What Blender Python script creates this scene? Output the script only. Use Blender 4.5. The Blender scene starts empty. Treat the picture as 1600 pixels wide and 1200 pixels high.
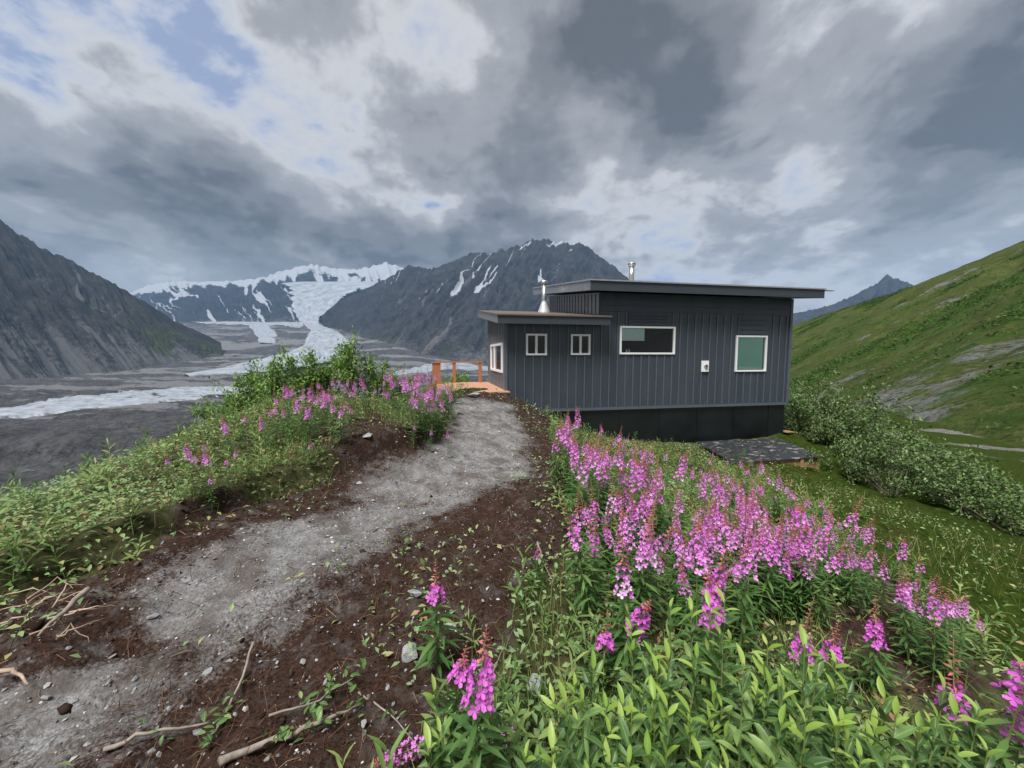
import bpy, math, random
import numpy as np
from math import radians, sin, cos, pi
random.seed(7); np.random.seed(7)
scene = bpy.context.scene
# ------------------------------------------------------------------ camera
F = 605.0; PITCH = radians(4.25)
cd = bpy.data.cameras.new('camera'); cam = bpy.data.objects.new('camera', cd)
scene.collection.objects.link(cam); scene.camera = cam
cd.sensor_width = 36; cd.lens = 36 * F / 1600; cd.clip_start = 0.05; cd.clip_end = 60000
cam.location = (0, 0, 0); cam.rotation_euler = (pi/2 - PITCH, 0, 0)     # eye level is z = 0
# ------------------------------------------------------------------ sky
SUN_EL, SUN_AZ = radians(60), radians(-150)     # azimuth from +Y towards +X
w = bpy.data.worlds.new('World'); scene.world = w; w.use_nodes = True
nt = w.node_tree; nt.nodes.clear()
class N:
    """tiny node helper"""
    def __init__(s, nt): s.nt = nt
    def n(s, t, **kw):
        nd = s.nt.nodes.new(t)
        for k, v in kw.items():
            if k.startswith('i_'):
                key = k[2:]; key = int(key) if key.isdigit() else key.replace('_', ' ')
                s.put(nd.inputs[key], v)
            else: setattr(nd, k, v)
        return nd
    def put(s, inp, v):
        if isinstance(v, bpy.types.NodeSocket): s.nt.links.new(v, inp)
        else: inp.default_value = v
    def math(s, op, a, b=0.0, clamp=False):
        nd = s.nt.nodes.new('ShaderNodeMath'); nd.operation = op; nd.use_clamp = clamp
        s.put(nd.inputs[0], a); s.put(nd.inputs[1], b); return nd.outputs[0]
    def noise(s, vec, scale, detail=4, rough=.55, dist=0.0):
        nd = s.nt.nodes.new('ShaderNodeTexNoise')
        if vec is not None: s.put(nd.inputs['Vector'], vec)
        for k, v in (('Scale', scale), ('Detail', detail), ('Roughness', rough), ('Distortion', dist)): s.put(nd.inputs[k], v)
        return nd.outputs[0]
    def ramp(s, fac, stops, interp='LINEAR'):
        nd = s.nt.nodes.new('ShaderNodeValToRGB'); cr = nd.color_ramp; cr.interpolation = interp
        while len(cr.elements) < len(stops): cr.elements.new(.5)
        for e, (p, c) in zip(cr.elements, stops):
            e.position = p; e.color = (c, c, c, 1) if isinstance(c, (int, float)) else (*c, 1)
        s.put(nd.inputs[0], fac); return nd.outputs[0]
    def mix(s, fac, a, b, blend='MIX'):
        nd = s.nt.nodes.new('ShaderNodeMix'); nd.data_type = 'RGBA'; nd.blend_type = blend
        c = lambda v: (*v, 1) if isinstance(v, tuple) and len(v) == 3 else v
        s.put(nd.inputs[0], fac); s.put(nd.inputs[6], c(a)); s.put(nd.inputs[7], c(b)); return nd.outputs[2]
g = N(nt)
tc = g.n('ShaderNodeTexCoord'); sep = g.n('ShaderNodeSeparateXYZ', i_0=tc.outputs['Generated'])
dz = g.math('ADD', g.math('MAXIMUM', sep.outputs[2], 0.0), 0.30)
cx = g.math('DIVIDE', sep.outputs[0], dz); cy = g.math('DIVIDE', sep.outputs[1], dz)
def cvec(w, sx=1.0, sy=1.0): return g.n('ShaderNodeCombineXYZ', i_0=g.math('MULTIPLY', cx, sx), i_1=g.math('MULTIPLY', cy, sy), i_2=w).outputs[0]
def lobe(px, py, sharp):
    """soft 0..1 blob of cloud or clear air around one direction of the sky"""
    u, v = (px-800)/F, (600-py)/F; d = (u, cos(PITCH)+v*sin(PITCH), -sin(PITCH)+v*cos(PITCH)); l = math.sqrt(sum(q*q for q in d))
    dn = g.n('ShaderNodeVectorMath', operation='DOT_PRODUCT', i_0=tc.outputs['Generated']); dn.inputs[1].default_value = [q/l for q in d]
    return g.math('POWER', g.math('MAXIMUM', dn.outputs['Value'], 0.0), sharp)
big = g.noise(cvec(4.3, 1.0, .8), 1.1, 4, .5, .3)                  # large masses
med = g.noise(cvec(9.1, 1.0, .9), 2.9, 10, .6, .25)                 # billows
fin = g.noise(cvec(2.7, 1.0, .9), 8.0, 9, .62, .25)
th_ = g.math('ADD', g.math('ADD', g.math('MULTIPLY', big, .85), g.math('MULTIPLY', med, .72)), g.math('MULTIPLY', fin, .27))
for px_, py_, sh_, am_ in ((120, 60, 14, -.30), (690, 30, 90, -.16), (940, 290, 90, -.19), (1060, 390, 60, -.30), (1260, 400, 60, -.22), (700, 330, 90, -.10), (250, 430, 120, -.25), (500, 290, 70, -.12), (1330, 60, 60, -.20),
                           (930, 160, 30, .10), (1480, 200, 30, .08), (90, 290, 40, .34), (290, 240, 120, .16), (380, 400, 60, .12), (600, 120, 30, .06), (1150, 340, 250, .10)):
    th_ = g.math('ADD', th_, g.math('MULTIPLY', lobe(px_, py_, sh_), am_))
th_ = g.math('SUBTRACT', g.math('MULTIPLY', th_, 1.22), .30)
cloud = g.ramp(th_, [(.48, (5.9, 5.9, 6.0)), (.58, (4.2, 4.25, 4.4)), (.72, (2.4, 2.44, 2.58)), (.88, (1.4, 1.43, 1.52)), (1.0, (.8, .82, .88))], 'EASE')
sky = g.n('ShaderNodeTexSky', sky_type='NISHITA', sun_disc=False, sun_elevation=SUN_EL, sun_rotation=SUN_AZ)
veil = g.mix(.8, sky.outputs[0], (2.3, 2.7, 3.9))
cover = g.ramp(th_, [(.47, 0.0), (.60, 1.0)], 'EASE')
skyc = g.mix(cover, veil, cloud)
low = g.ramp(sep.outputs[2], [(.0, .75), (.22, 0.0)])
skyc = g.mix(low, skyc, (4.2, 4.25, 4.4))
skyc = g.mix(1.0, skyc, (.86, .86, .85), 'MULTIPLY')
bg = g.n('ShaderNodeBackground', i_0=skyc, i_1=0.05)
g.n('ShaderNodeOutputWorld', i_0=bg.outputs[0])
# ------------------------------------------------------------------ sun, exposure
sl = bpy.data.lights.new('sun', 'SUN'); sl.energy = 1.5; sl.angle = radians(25); sl.color = (1, .97, .93)
sun = bpy.data.objects.new('sun', sl); scene.collection.objects.link(sun)
sun.rotation_euler = (pi/2 - SUN_EL, 0, -SUN_AZ + pi); 
vs = scene.view_settings; vs.view_transform = 'Standard'; vs.look = 'None'; vs.gamma = 1; vs.exposure = 1.9
scene.render.engine = 'CYCLES'

# ================================================================== helpers
COL = scene.collection
def ray(px, py):
    u, v = (px-800)/F, (600-py)/F
    d = np.array([u, cos(PITCH)+v*sin(PITCH), -sin(PITCH)+v*cos(PITCH)]); return d/d[1]
def P(px, py, Y): return ray(px, py)*Y
def on_z(px, py, z): r = ray(px, py); return r*(z/r[2])
def hash2(ix, iy, seed):
    h = (ix.astype(np.int64)*374761393 + iy.astype(np.int64)*668265263 + seed*974634777) & 0xffffffff
    h = ((h ^ (h >> 13))*1274126177) & 0xffffffff
    return ((h ^ (h >> 16)) & 0xffff)/65535.0
def vnoise(x, y, seed=0):
    x = np.asarray(x, float); y = np.asarray(y, float)
    ix, iy = np.floor(x), np.floor(y); fx, fy = x-ix, y-iy
    fx = fx*fx*fx*(fx*(fx*6-15)+10); fy = fy*fy*fy*(fy*(fy*6-15)+10)
    a, b = hash2(ix, iy, seed), hash2(ix+1, iy, seed); c, d = hash2(ix, iy+1, seed), hash2(ix+1, iy+1, seed)
    return (a+(b-a)*fx)*(1-fy)+(c+(d-c)*fx)*fy
def fbm(x, y, seed=0, oct=4, gain=.5):
    t = 0; a = 1; s = 0
    for o in range(oct):
        t = t+a*(vnoise(x*2**o+o*17.3, y*2**o-o*9.7, seed+o)-.5)*2; s += a; a *= gain
    return t/s
def ridged(x, y, seed=0, oct=4):
    t = 0; a = 1; s = 0
    for o in range(oct):
        t = t+a*(1-np.abs(vnoise(x*2**o+o*7.1, y*2**o+o*3.3, seed+o)*2-1)); s += a; a *= .5
    return t/s
def sstep(a, b, x): t = np.clip((x-a)/(b-a), 0, 1); return t*t*(3-2*t)
def mesh(name, V, Fc, mats, attrs=None, smooth=False, mi=None):
    V = np.asarray(V, np.float32); me = bpy.data.meshes.new(name)
    if isinstance(Fc, np.ndarray):
        k = Fc.shape[1]; me.vertices.add(len(V)); me.vertices.foreach_set('co', V.ravel())
        me.loops.add(Fc.size); me.loops.foreach_set('vertex_index', Fc.ravel().astype(np.int32))
        me.polygons.add(len(Fc)); me.polygons.foreach_set('loop_start', np.arange(0, Fc.size, k, dtype=np.int32))
        me.update(calc_edges=True)
    else: me.from_pydata([tuple(map(float, v)) for v in V], [], [tuple(map(int, f)) for f in Fc]); me.update()
    for m in (mats if isinstance(mats, list) else [mats]): me.materials.append(m)
    if mi is not None: me.polygons.foreach_set('material_index', np.asarray(mi, np.int32))
    me.polygons.foreach_set('use_smooth', np.full(len(me.polygons), smooth))
    for k, v in (attrs or {}).items():
        a = me.attributes.new(k, 'FLOAT', 'POINT'); a.data.foreach_set('value', np.asarray(v, np.float32))
    return me
def obj(name, me, parent=None, loc=(0, 0, 0), rot=(0, 0, 0), scale=(1, 1, 1)):
    o = bpy.data.objects.new(name, me); COL.objects.link(o)
    o.location = loc; o.rotation_euler = rot; o.scale = scale; o.parent = parent; return o
def tag(o, label=None, cat=None, group=None, kind=None):
    for k, v in (('label', label), ('category', cat), ('group', group), ('kind', kind)):
        if v: o[k] = v
    return o
class MB:
    def __init__(s): s.v = []; s.f = []
    def add(s, V, Fc): b = len(s.v); s.v += [tuple(p) for p in V]; s.f += [tuple(i+b for i in f) for f in Fc]; return s
    def box(s, x0, x1, y0, y1, z0, z1):
        return s.add([(x, y, z) for x in (x0, x1) for y in (y0, y1) for z in (z0, z1)],
                     [(0,1,3,2),(4,6,7,5),(0,4,5,1),(2,3,7,6),(0,2,6,4),(1,5,7,3)])
    def tube(s, pts, rad, n=6, cap=True):
        pts = [np.array(p, float) for p in pts]; b = len(s.v)
        for i, p in enumerate(pts):
            t = pts[min(i+1, len(pts)-1)]-pts[max(i-1, 0)]; t = t/(np.linalg.norm(t)+1e-9)
            a = np.cross(t, (0, 0, 1) if abs(t[2]) < .9 else (1, 0, 0)); a /= np.linalg.norm(a); c = np.cross(t, a)
            r = rad[i] if hasattr(rad, '__len__') else rad
            for k in range(n): s.v.append(tuple(p+r*(a*cos(2*pi*k/n)+c*sin(2*pi*k/n))))
        for i in range(len(pts)-1):
            for k in range(n): s.f.append((b+i*n+k, b+i*n+(k+1)%n, b+(i+1)*n+(k+1)%n, b+(i+1)*n+k))
        if cap: s.f.append(tuple(b+k for k in range(n))[::-1]); s.f.append(tuple(b+(len(pts)-1)*n+k for k in range(n)))
        return s
    def mesh(s, name, mat, smooth=False): return mesh(name, s.v, s.f, mat, smooth=smooth)
    def build(s, name, mat, parent=None, smooth=False, **kw): return obj(name, s.mesh(name, mat, smooth), parent, **kw)
def rotm(rx, ry, rz):
    """vectorised Rz*Ry*Rx, arrays in -> (n,3,3)"""
    rx, ry, rz = np.broadcast_arrays(*[np.atleast_1d(np.asarray(a, float)) for a in (rx, ry, rz)])
    cx, sx, cy, sy, cz, sz = np.cos(rx), np.sin(rx), np.cos(ry), np.sin(ry), np.cos(rz), np.sin(rz)
    return np.stack([np.stack([cz*cy, cz*sy*sx-sz*cx, cz*sy*cx+sz*sx], -1),
                     np.stack([sz*cy, sz*sy*sx+cz*cx, sz*sy*cx-cz*sx], -1),
                     np.stack([-sy, cy*sx, cy*cx], -1)], -2)
def scatter(name, pv, pf, pos, R, sc, mat, rnd=None, smooth=True):
    """many copies of a small shape joined into one mesh"""
    pv = np.asarray(pv, float); pf = np.asarray(pf); n = len(pos); k = len(pv)
    sc = np.asarray(sc, float); sc = sc[:, None, None] if sc.ndim == 1 else sc[:, None, :]
    V = np.einsum('nij,nkj->nki', R, pv[None]*sc)+np.asarray(pos)[:, None, :]
    Fc = (pf[None]+np.arange(n)[:, None, None]*k).reshape(-1, pf.shape[1])
    rnd = np.random.rand(n) if rnd is None else rnd
    return mesh(name, V.reshape(-1, 3), Fc, mat, {'rnd': np.repeat(rnd, k)}, smooth)
# ------------------------------------------------------------------ materials
def new_mat(name, spec=.5):
    m = bpy.data.materials.new(name); m.use_nodes = True; m.node_tree.nodes.clear(); q = N(m.node_tree)
    b = q.n('ShaderNodeBsdfPrincipled'); b.inputs['Specular IOR Level'].default_value = spec; q.n('ShaderNodeOutputMaterial', i_0=b.outputs[0]); return m, q, b
def objco(q): return q.n('ShaderNodeTexCoord').outputs['Object']
def attr(q, name): return q.n('ShaderNodeAttribute', attribute_name=name).outputs['Fac']
def bump(q, b, h, strength=.5, dist=.02):
    q.put(b.inputs['Normal'], q.n('ShaderNodeBump', i_Strength=strength, i_Distance=dist, i_Height=h).outputs[0])
def simple(name, c1, c2, scale=8, rough=.6, metal=0, bmp=0, stretch=None, detail=5):
    m, q, b = new_mat(name); v = objco(q)
    if stretch: v = q.n('ShaderNodeMapping', i_0=v, i_Scale=stretch).outputs[0]
    nz = q.noise(v, scale, detail, .6)
    q.put(b.inputs['Base Color'], q.mix(q.ramp(nz, [(.3, 0.0), (.7, 1.0)]), c1, c2))
    b.inputs['Roughness'].default_value = rough; b.inputs['Metallic'].default_value = metal
    if bmp: bump(q, b, nz, bmp, .01)
    return m
def leafmat(name, stops, rough=.5, trans=.25, spread=True):
    """foliage colour from a per-leaf random number or per-object random"""
    m, q, b = new_mat(name, .28 if trans else .08)
    oi = q.n('ShaderNodeObjectInfo').outputs['Random']
    r = q.math('FRACT', q.math('ADD', attr(q, 'rnd'), q.math('MULTIPLY', oi, .999))) if spread else q.math('ADD', q.math('MULTIPLY', attr(q, 'rnd'), .8), q.math('MULTIPLY', oi, .2))
    c = q.ramp(r, stops)
    c = q.mix(q.ramp(attr(q, 'rib'), [(.80, 0.0), (.95, .55)]), c, (.34, .42, .16))
    q.put(b.inputs['Base Color'], c); b.inputs['Roughness'].default_value = rough
    if trans:
        t = q.n('ShaderNodeBsdfTranslucent', i_0=c); mx = q.n('ShaderNodeMixShader', i_0=trans, i_1=b.outputs[0], i_2=t.outputs[0])
        o = [n for n in q.nt.nodes if n.type == 'OUTPUT_MATERIAL'][0]; q.put(o.inputs[0], mx.outputs[0])
    return m
M = {}
M['siding'] = simple('slate_siding', (.034, .046, .062), (.054, .068, .087), 2.2, .42, 0, 0, (1, 1, .2), 8)
M['batten'] = simple('slate_batten', (.078, .095, .118), (.10, .12, .145), 5, .36)
M['sidemetal'] = simple('sky_paled_side_cladding', (.14, .15, .165), (.28, .29, .305), 4, .35, .3, 0, (1, 6, .4))  # sky reflection on the left side put into a paler base colour
M['found'] = simple('black_foundation_membrane', (.004, .0055, .007), (.012, .015, .018), 1.2, .3, 0, .05)
M['fascia'] = simple('dark_fascia', (.034, .043, .056), (.042, .051, .064), 4, .5)
M['roofmetal'] = simple('roof_metal', (.30, .31, .33), (.42, .43, .45), 6, .35, .5)
M['copper'] = simple('rust_brown_edge', (.105, .08, .065), (.19, .145, .12), 9, .5, .1)
M['steel'] = simple('stove_pipe_steel', (.42, .41, .40), (.62, .61, .60), 14, .32, .85)
M['flash'] = simple('pale_flashing', (.42, .43, .44), (.56, .57, .58), 9, .5, .3)
M['white'] = simple('white_vinyl', (.84, .85, .86), (.88, .89, .90), 12, .35)
M['blind'] = simple('teal_blind', (.36, .78, .66), (.40, .82, .70), 3, .8)
M['blindpale'] = simple('pale_teal_blind', (.62, .84, .84), (.68, .88, .86), 3, .8)
M['interior'] = simple('dim_interior', (.03, .027, .024), (.05, .045, .04), 2, .9)
M['cedar'] = simple('cedar_post', (.30, .115, .045), (.42, .18, .08), 6, .6, 0, .1, (6, 6, .6))
M['deck'] = simple('deck_board', (.46, .24, .145), (.60, .34, .22), 5, .55, 0, .1, (8, .5, 8))
M['plank'] = simple('raw_plank', (.30, .17, .08), (.46, .29, .15), 5, .6, 0, .15, (.6, 8, 8))
M['stone'] = simple('grey_stone', (.15, .155, .16), (.42, .43, .435), 9, .85, 0, .5)
M['bark'] = simple('grey_bark', (.16, .125, .10), (.36, .31, .26), 18, .8, 0, .4)
M['root'] = simple('pale_root', (.30, .20, .14), (.50, .40, .31), 14, .8)
M['twig'] = simple('shrub_wood', (.08, .06, .045), (.17, .14, .11), 9, .85)
M['stem'] = simple('fireweed_stem', (.12, .19, .05), (.22, .24, .08), 9, .5)
M['bud'] = simple('fireweed_bud', (.36, .07, .10), (.52, .15, .15), 30, .5)
M['petal'] = leafmat('magenta_petal', [(0, (.70, .14, .64)), (.5, (.80, .24, .75)), (.85, (.88, .40, .85)), (1, (.92, .68, .91))], .5, .3, False)
M['fwleaf'] = leafmat('fireweed_leaf', [(0, (.045, .115, .03)), (.6, (.085, .18, .045)), (1, (.16, .25, .07))], .45, .25)
M['willow'] = leafmat('willow_leaf', [(0, (.045, .11, .035)), (.5, (.095, .19, .055)), (.85, (.16, .28, .08)), (1, (.26, .38, .12))], .38, .3)
M['scrub'] = leafmat('hill_scrub_leaf', [(0, (.03, .065, .012)), (.6, (.06, .12, .022)), (1, (.11, .18, .04))], .6, .2)
M['tip'] = leafmat('willow_tip_leaf', [(0, (.22, .38, .06)), (.6, (.33, .48, .09)), (1, (.42, .55, .15))], .38, .35)
M['shrub'] = leafmat('shrub_leaf', [(0, (.07, .16, .035)), (.5, (.16, .29, .06)), (1, (.30, .43, .11))], .5, .25)
M['greyshrub'] = leafmat('grey_willow_leaf', [(0, (.045, .10, .025)), (.5, (.115, .20, .055)), (.88, (.19, .28, .10)), (1, (.34, .42, .23))], .55, .25)
M['herb'] = leafmat('herb_leaf', [(0, (.08, .15, .035)), (.4, (.15, .25, .075)), (.7, (.22, .36, .16)), (.88, (.30, .40, .15)), (.95, (.38, .34, .15)), (1, (.26, .12, .06))], .5, .25)
M['sprig'] = leafmat('sprig_leaf', [(0, (.08, .16, .04)), (.6, (.16, .27, .07)), (1, (.30, .37, .12))], .5, .25)
M['grass'] = leafmat('grass_blade', [(0, (.10, .16, .035)), (.5, (.17, .23, .06)), (.85, (.29, .29, .11)), (1, (.40, .33, .18))], .6, .25)
M['moss'] = leafmat('moss_blade', [(0, (.02, .042, .004)), (.6, (.045, .075, .008)), (1, (.08, .11, .02))], .7, .2)
M['fibre'] = leafmat('root_fibre', [(0, (.045, .022, .014)), (.6, (.09, .045, .028)), (.9, (.17, .10, .06)), (1, (.33, .24, .16))], .9, 0)
M['pebble'] = leafmat('pebble', [(0, (.12, .12, .12)), (.6, (.27, .27, .275)), (.9, (.42, .42, .42)), (1, (.70, .69, .67))], .85, 0)
def glass_mat():
    m, q, b = new_mat('window_glass'); q.nt.nodes.remove(b)
    fr = q.n('ShaderNodeFresnel', i_0=1.3); t = q.n('ShaderNodeBsdfTransparent', i_0=(.95, .97, .96, 1)); gl = q.n('ShaderNodeBsdfGlossy', i_Roughness=.02)
    mx = q.n('ShaderNodeMixShader', i_0=fr.outputs[0], i_1=t.outputs[0], i_2=gl.outputs[0])
    q.put([n for n in q.nt.nodes if n.type == 'OUTPUT_MATERIAL'][0].inputs[0], mx.outputs[0]); return m
M['glass'] = glass_mat()
def ground_mat():
    m, q, b = new_mat('knoll_ground', .08); v = objco(q)
    big, mid, fine = q.noise(v, 1.1, 5), q.noise(v, 9, 6, .65), q.noise(v, 60, 5, .7)
    gr = q.mix(q.ramp(fine, [(.3, 0.0), (.7, 1.0)]), (.10, .10, .103), (.40, .40, .40))
    gr = q.mix(q.ramp(mid, [(.42, 0.0), (.62, .75)]), gr, (.14, .13, .125))
    gr = q.mix(q.ramp(q.noise(v, 2.6, 7, .68), [(.46, 0.0), (.62, .75)]), gr, (.085, .068, .058))
    so = q.mix(q.ramp(fine, [(.35, 0.0), (.7, 1.0)]), (.016, .010, .008), (.075, .043, .031))
    so = q.mix(q.ramp(mid, [(.5, 0.0), (.7, .6)]), so, (.105, .097, .092))
    ve = q.mix(q.ramp(mid, [(.35, 0.0), (.65, 1.0)]), (.03, .032, .015), (.09, .088, .04))
    mo = q.mix(q.ramp(mid, [(.35, 0.0), (.68, 1.0)]), (.014, .028, .003), (.044, .068, .007))
    mo = q.mix(q.ramp(big, [(.52, 0.0), (.70, .5)]), mo, (.05, .045, .014))
    def br(a, w): return q.ramp(q.math('ADD', a, q.math('ADD', q.math('MULTIPLY', q.math('SUBTRACT', mid, .5), w), q.math('MULTIPLY', q.math('SUBTRACT', big, .5), w))), [(.38, 0.0), (.62, 1.0)])
    c = q.mix(br(attr(q, 'moss'), .8), ve, mo)
    c = q.mix(br(attr(q, 'soil'), 1.0), c, so)
    gf = q.ramp(q.math('ADD', attr(q, 'gravel'), q.math('ADD', q.math('MULTIPLY', q.math('SUBTRACT', mid, .5), 1.5), q.math('MULTIPLY', q.math('SUBTRACT', fine, .5), 1.2))), [(.22, 0.0), (.78, 1.0)])
    c = q.mix(gf, c, gr)
    q.put(b.inputs['Base Color'], c); b.inputs['Roughness'].default_value = .95
    bump(q, b, q.math('ADD', fine, mid), .7, .02); return m
M['ground'] = ground_mat()
def rock_mat(name, c1, c2, scree, green, scale):
    m, q, b = new_mat(name, .08); v = objco(q)
    a, d = q.noise(v, scale, 8, .68), q.noise(v, scale*9, 6, .7)
    c = q.mix(q.ramp(a, [(.35, 0.0), (.65, 1.0)]), c1, c2)
    c = q.mix(q.ramp(d, [(.35, .8), (.6, 0.0)]), c, tuple(x*.35 for x in c1))
    e_ = q.noise(v, scale*2.7, 6, .7); jit = q.math('ADD', q.math('MULTIPLY', q.math('SUBTRACT', d, .5), .9), q.math('MULTIPLY', q.math('SUBTRACT', e_, .5), 1.1))
    f = lambda n, lo=.4, hi=.6: q.ramp(q.math('ADD', attr(q, n), jit), [(lo, 0.0), (hi, 1.0)])
    c = q.mix(f('scree'), c, scree); c = q.mix(f('green'), c, q.mix(q.ramp(a, [(.4, 0.0), (.6, 1.0)]), green, tuple(x*.55 for x in green)))
    c = q.mix(f('snow', .46, .56), c, (.40, .43, .48))
    q.put(b.inputs['Base Color'], c); b.inputs['Roughness'].default_value = .95
    bump(q, b, q.math('ADD', a, q.math('ADD', d, e_)), 1.0, 12/scale*.008); return m
M['mtn'] = rock_mat('mountain_rock', (.028, .030, .036), (.078, .079, .082), (.115, .113, .112), (.065, .078, .03), .006)
M['leftmtn'] = rock_mat('brown_mountain_rock', (.026, .025, .024), (.074, .068, .058), (.105, .105, .107), (.06, .072, .024), .008)
M['snowmtn'] = rock_mat('snowy_mountain_rock', (.025, .028, .036), (.06, .063, .07), (.10, .10, .105), (.05, .06, .03), .003)
M['hill'] = rock_mat('hillside_turf', (.055, .078, .020), (.12, .145, .042), (.17, .17, .172), (.058, .11, .020), .12)
M['valley'] = rock_mat('moraine_gravel', (.070, .070, .074), (.145, .145, .149), (.19, .19, .195), (.10, .13, .05), .008)
def ice_mat():
    m, q, b = new_mat('dirty_glacier_ice'); v = q.n('ShaderNodeCombineXYZ', i_0=q.math('MULTIPLY', attr(q, 'across'), 9.0), i_1=q.math('MULTIPLY', attr(q, 'along'), .8)).outputs[0]
    a, d = q.noise(v, 1.0, 7, .65, .3), q.noise(objco(q), .05, 6, .7)
    c = q.ramp(q.math('ADD', q.math('MULTIPLY', a, .6), q.math('MULTIPLY', d, .4)), [(.36, (.11, .12, .14)), (.46, (.24, .27, .31)), (.62, (.42, .46, .51))])
    q.put(b.inputs['Base Color'], c); b.inputs['Roughness'].default_value = .7; bump(q, b, d, .3, 2); return m
M['ice'] = ice_mat()

# ================================================================== ground of the knoll
CP = np.array([(0,0,-1.6),(-1.5,1.7,-1.62),(-1.25,3.8,-1.58),(-.6,5.5,-1.55),(-.5,7.2,-1.5),(-.7,9,-1.33),(-.9,10.6,-1.14),(0,-4,-1.6),(-3,-3,-1.7),(3,-3,-1.9),
 (.3,2.5,-1.66),(.5,1.4,-1.7),(.6,4.4,-1.64),(.6,7,-1.68),(.9,9.5,-1.75),(-.2,11.3,-1.2),(1.2,11.4,-1.9),(2.4,11.6,-2.45),(4.5,12,-2.8),(10,13.2,-2.95),(10,20,-3.2),(4,18,-2.9),(0,16,-2.0),
 (1.3,2.4,-1.95),(1.7,3,-2.0),(3,3,-2.1),(2,5,-2.15),(4,5,-2.5),(3,8,-2.62),(6,8,-2.98),(8,10.5,-3.35),(6,10.8,-3.15),(6.4,5.5,-2.8),(5.3,4,-2.78),(7.8,8.5,-3.3),(3,1,-2.2),(6,1,-3.1),
 (11,11,-3.9),(14,8,-4.4),(20,14,-5.2),(31,25,-6.2),(30,10,-5.9),(55,60,-8.5),(40,45,-7.2),(60,30,-9),(80,70,-14),(20,30,-5.5),(25,60,-9),(10,40,-6),(120,40,-16),
 (-2.2,2.4,-1.40),(-3.5,2.3,-1.42),(-3,4.5,-1.25),(-4.6,3.5,-1.40),(-5,5,-1.40),(-5.3,7,-1.3),(-3.7,9,-1.0),(-1.9,5.2,-1.25),(-1.9,7.5,-1.17),(-2.4,10,-1.2),(-2.4,12,-1.5),(-1.5,15,-1.8),
 (-8,5,-3.3),(-9,9,-4.2),(-6,13,-2.6),(-14,8,-7.8),(-25,15,-18),(-60,30,-45),(-6,0,-2.0),(-10,-2,-4.8),(-2.5,18,-1.6),(-3,25,-3.6),(-5,40,-11),(0,80,-32),(10,100,-36),(-40,80,-50),
 (-120,120,-95),(0,200,-95),(100,200,-70),(-300,300,-150),(0,420,-150),(300,300,-110),(-300,0,-150),(300,0,-60),(420,420,-150)], float)
def mq(r2): return np.sqrt(r2+.8)
_D = mq(((CP[:, None, :2]-CP[None, :, :2])**2).sum(-1)); _n = len(CP)
_A = np.zeros((_n+3, _n+3)); _A[:_n, :_n] = _D-np.eye(_n)*.02; _A[:_n, _n:] = np.c_[np.ones(_n), CP[:, :2]]; _A[_n:, :_n] = _A[:_n, _n:].T
_W = np.linalg.solve(_A, np.r_[CP[:, 2], 0, 0, 0])
def base_z(x, y):
    r = np.full(x.shape, _W[_n])+_W[_n+1]*x+_W[_n+2]*y
    for i in range(_n): r += _W[i]*mq((x-CP[i, 0])**2+(y-CP[i, 1])**2)
    return r
def poly(pts):
    """outline on the smooth ground from points seen in the photograph"""
    out = []
    for a, b in pts:
        r = ray(a, b); Y = np.geomspace(.5, 40, 400); k = np.where(r[2]*Y < base_z(r[0]*Y, Y))[0]; y = Y[k[0]] if len(k) else 12.0; out.append((r[0]*y, y))
    return np.array(out)
EDGE_L = [(-500,1190),(-200,1085),(0,1015),(200,925),(330,862),(430,808),(560,768),(680,722),(712,655),(716,628)]
EDGE_R = [(795,636),(822,690),(812,745),(720,795),(585,860),(490,930),(400,1010),(270,1110),(60,1350)]
VEG_R = [(850,640),(868,690),(900,780),(872,860),(790,1000),(690,1130),(640,1300)]
PATH = poly(EDGE_L+EDGE_R); SOIL = poly([(-500,1120),(-200,1030),(0,955),(200,880),(330,820),(430,775),(560,735),(672,700),(705,645),(712,625)]+VEG_R+[(200,1500)])
SOIL2 = poly([(1310,890),(1400,915),(1500,1010),(1560,1100),(1450,1120),(1320,1010)])
SOIL3 = poly([(500,672),(590,655),(640,690),(640,725),(560,735),(480,715)])
def sdf(x, y, pg):
    """signed distance to a polygon, positive inside"""
    d = np.full(x.shape, 1e9); ins = np.zeros(x.shape, bool); n = len(pg)
    for i in range(n):
        (ax, ay), (bx, by) = pg[i], pg[(i+1) % n]; ex, ey = bx-ax, by-ay
        t = np.clip(((x-ax)*ex+(y-ay)*ey)/(ex*ex+ey*ey+1e-12), 0, 1)
        d = np.minimum(d, (x-ax-t*ex)**2+(y-ay-t*ey)**2)
        c = ((ay > y) != (by > y)) & (x < (bx-ax)*(y-ay)/(by-ay+1e-12)+ax); ins ^= c
    return np.where(ins, 1, -1)*np.sqrt(d)
def masks(x, y):
    wob = fbm(x*1.6, y*1.6, 31, 5, .6)*.34
    gravel = sstep(-.5, .4, sdf(x, y, PATH)+wob-.5*sstep(-.0, .5, fbm((x*.9+y*.5)*1.1, (y*.9-x*.5)*2.2, 37, 5, .6))*sstep(5.5, 2.5, y)-.12*sstep(4, 2, y))
    s1 = sdf(x, y, SOIL)
    soil = np.maximum.reduce([sstep(-.12, .12, s1+wob), sstep(-.2, .2, sdf(x, y, SOIL2)+wob), sstep(-.2, .2, sdf(x, y, SOIL3)+wob*1.5)])
    moss = sstep(-.6, .6, (x-.55*y-1.6)+wob*2)*sstep(3.0, 4.5, x+wob*3)
    far = sstep(16, 30, x+fbm(x*.1, y*.1, 5)*8)*sstep(.1, .35, fbm(x*.09, y*.13, 77, 5, .6)+.02)*.7
    return np.maximum(gravel, far), soil, moss, s1
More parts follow.
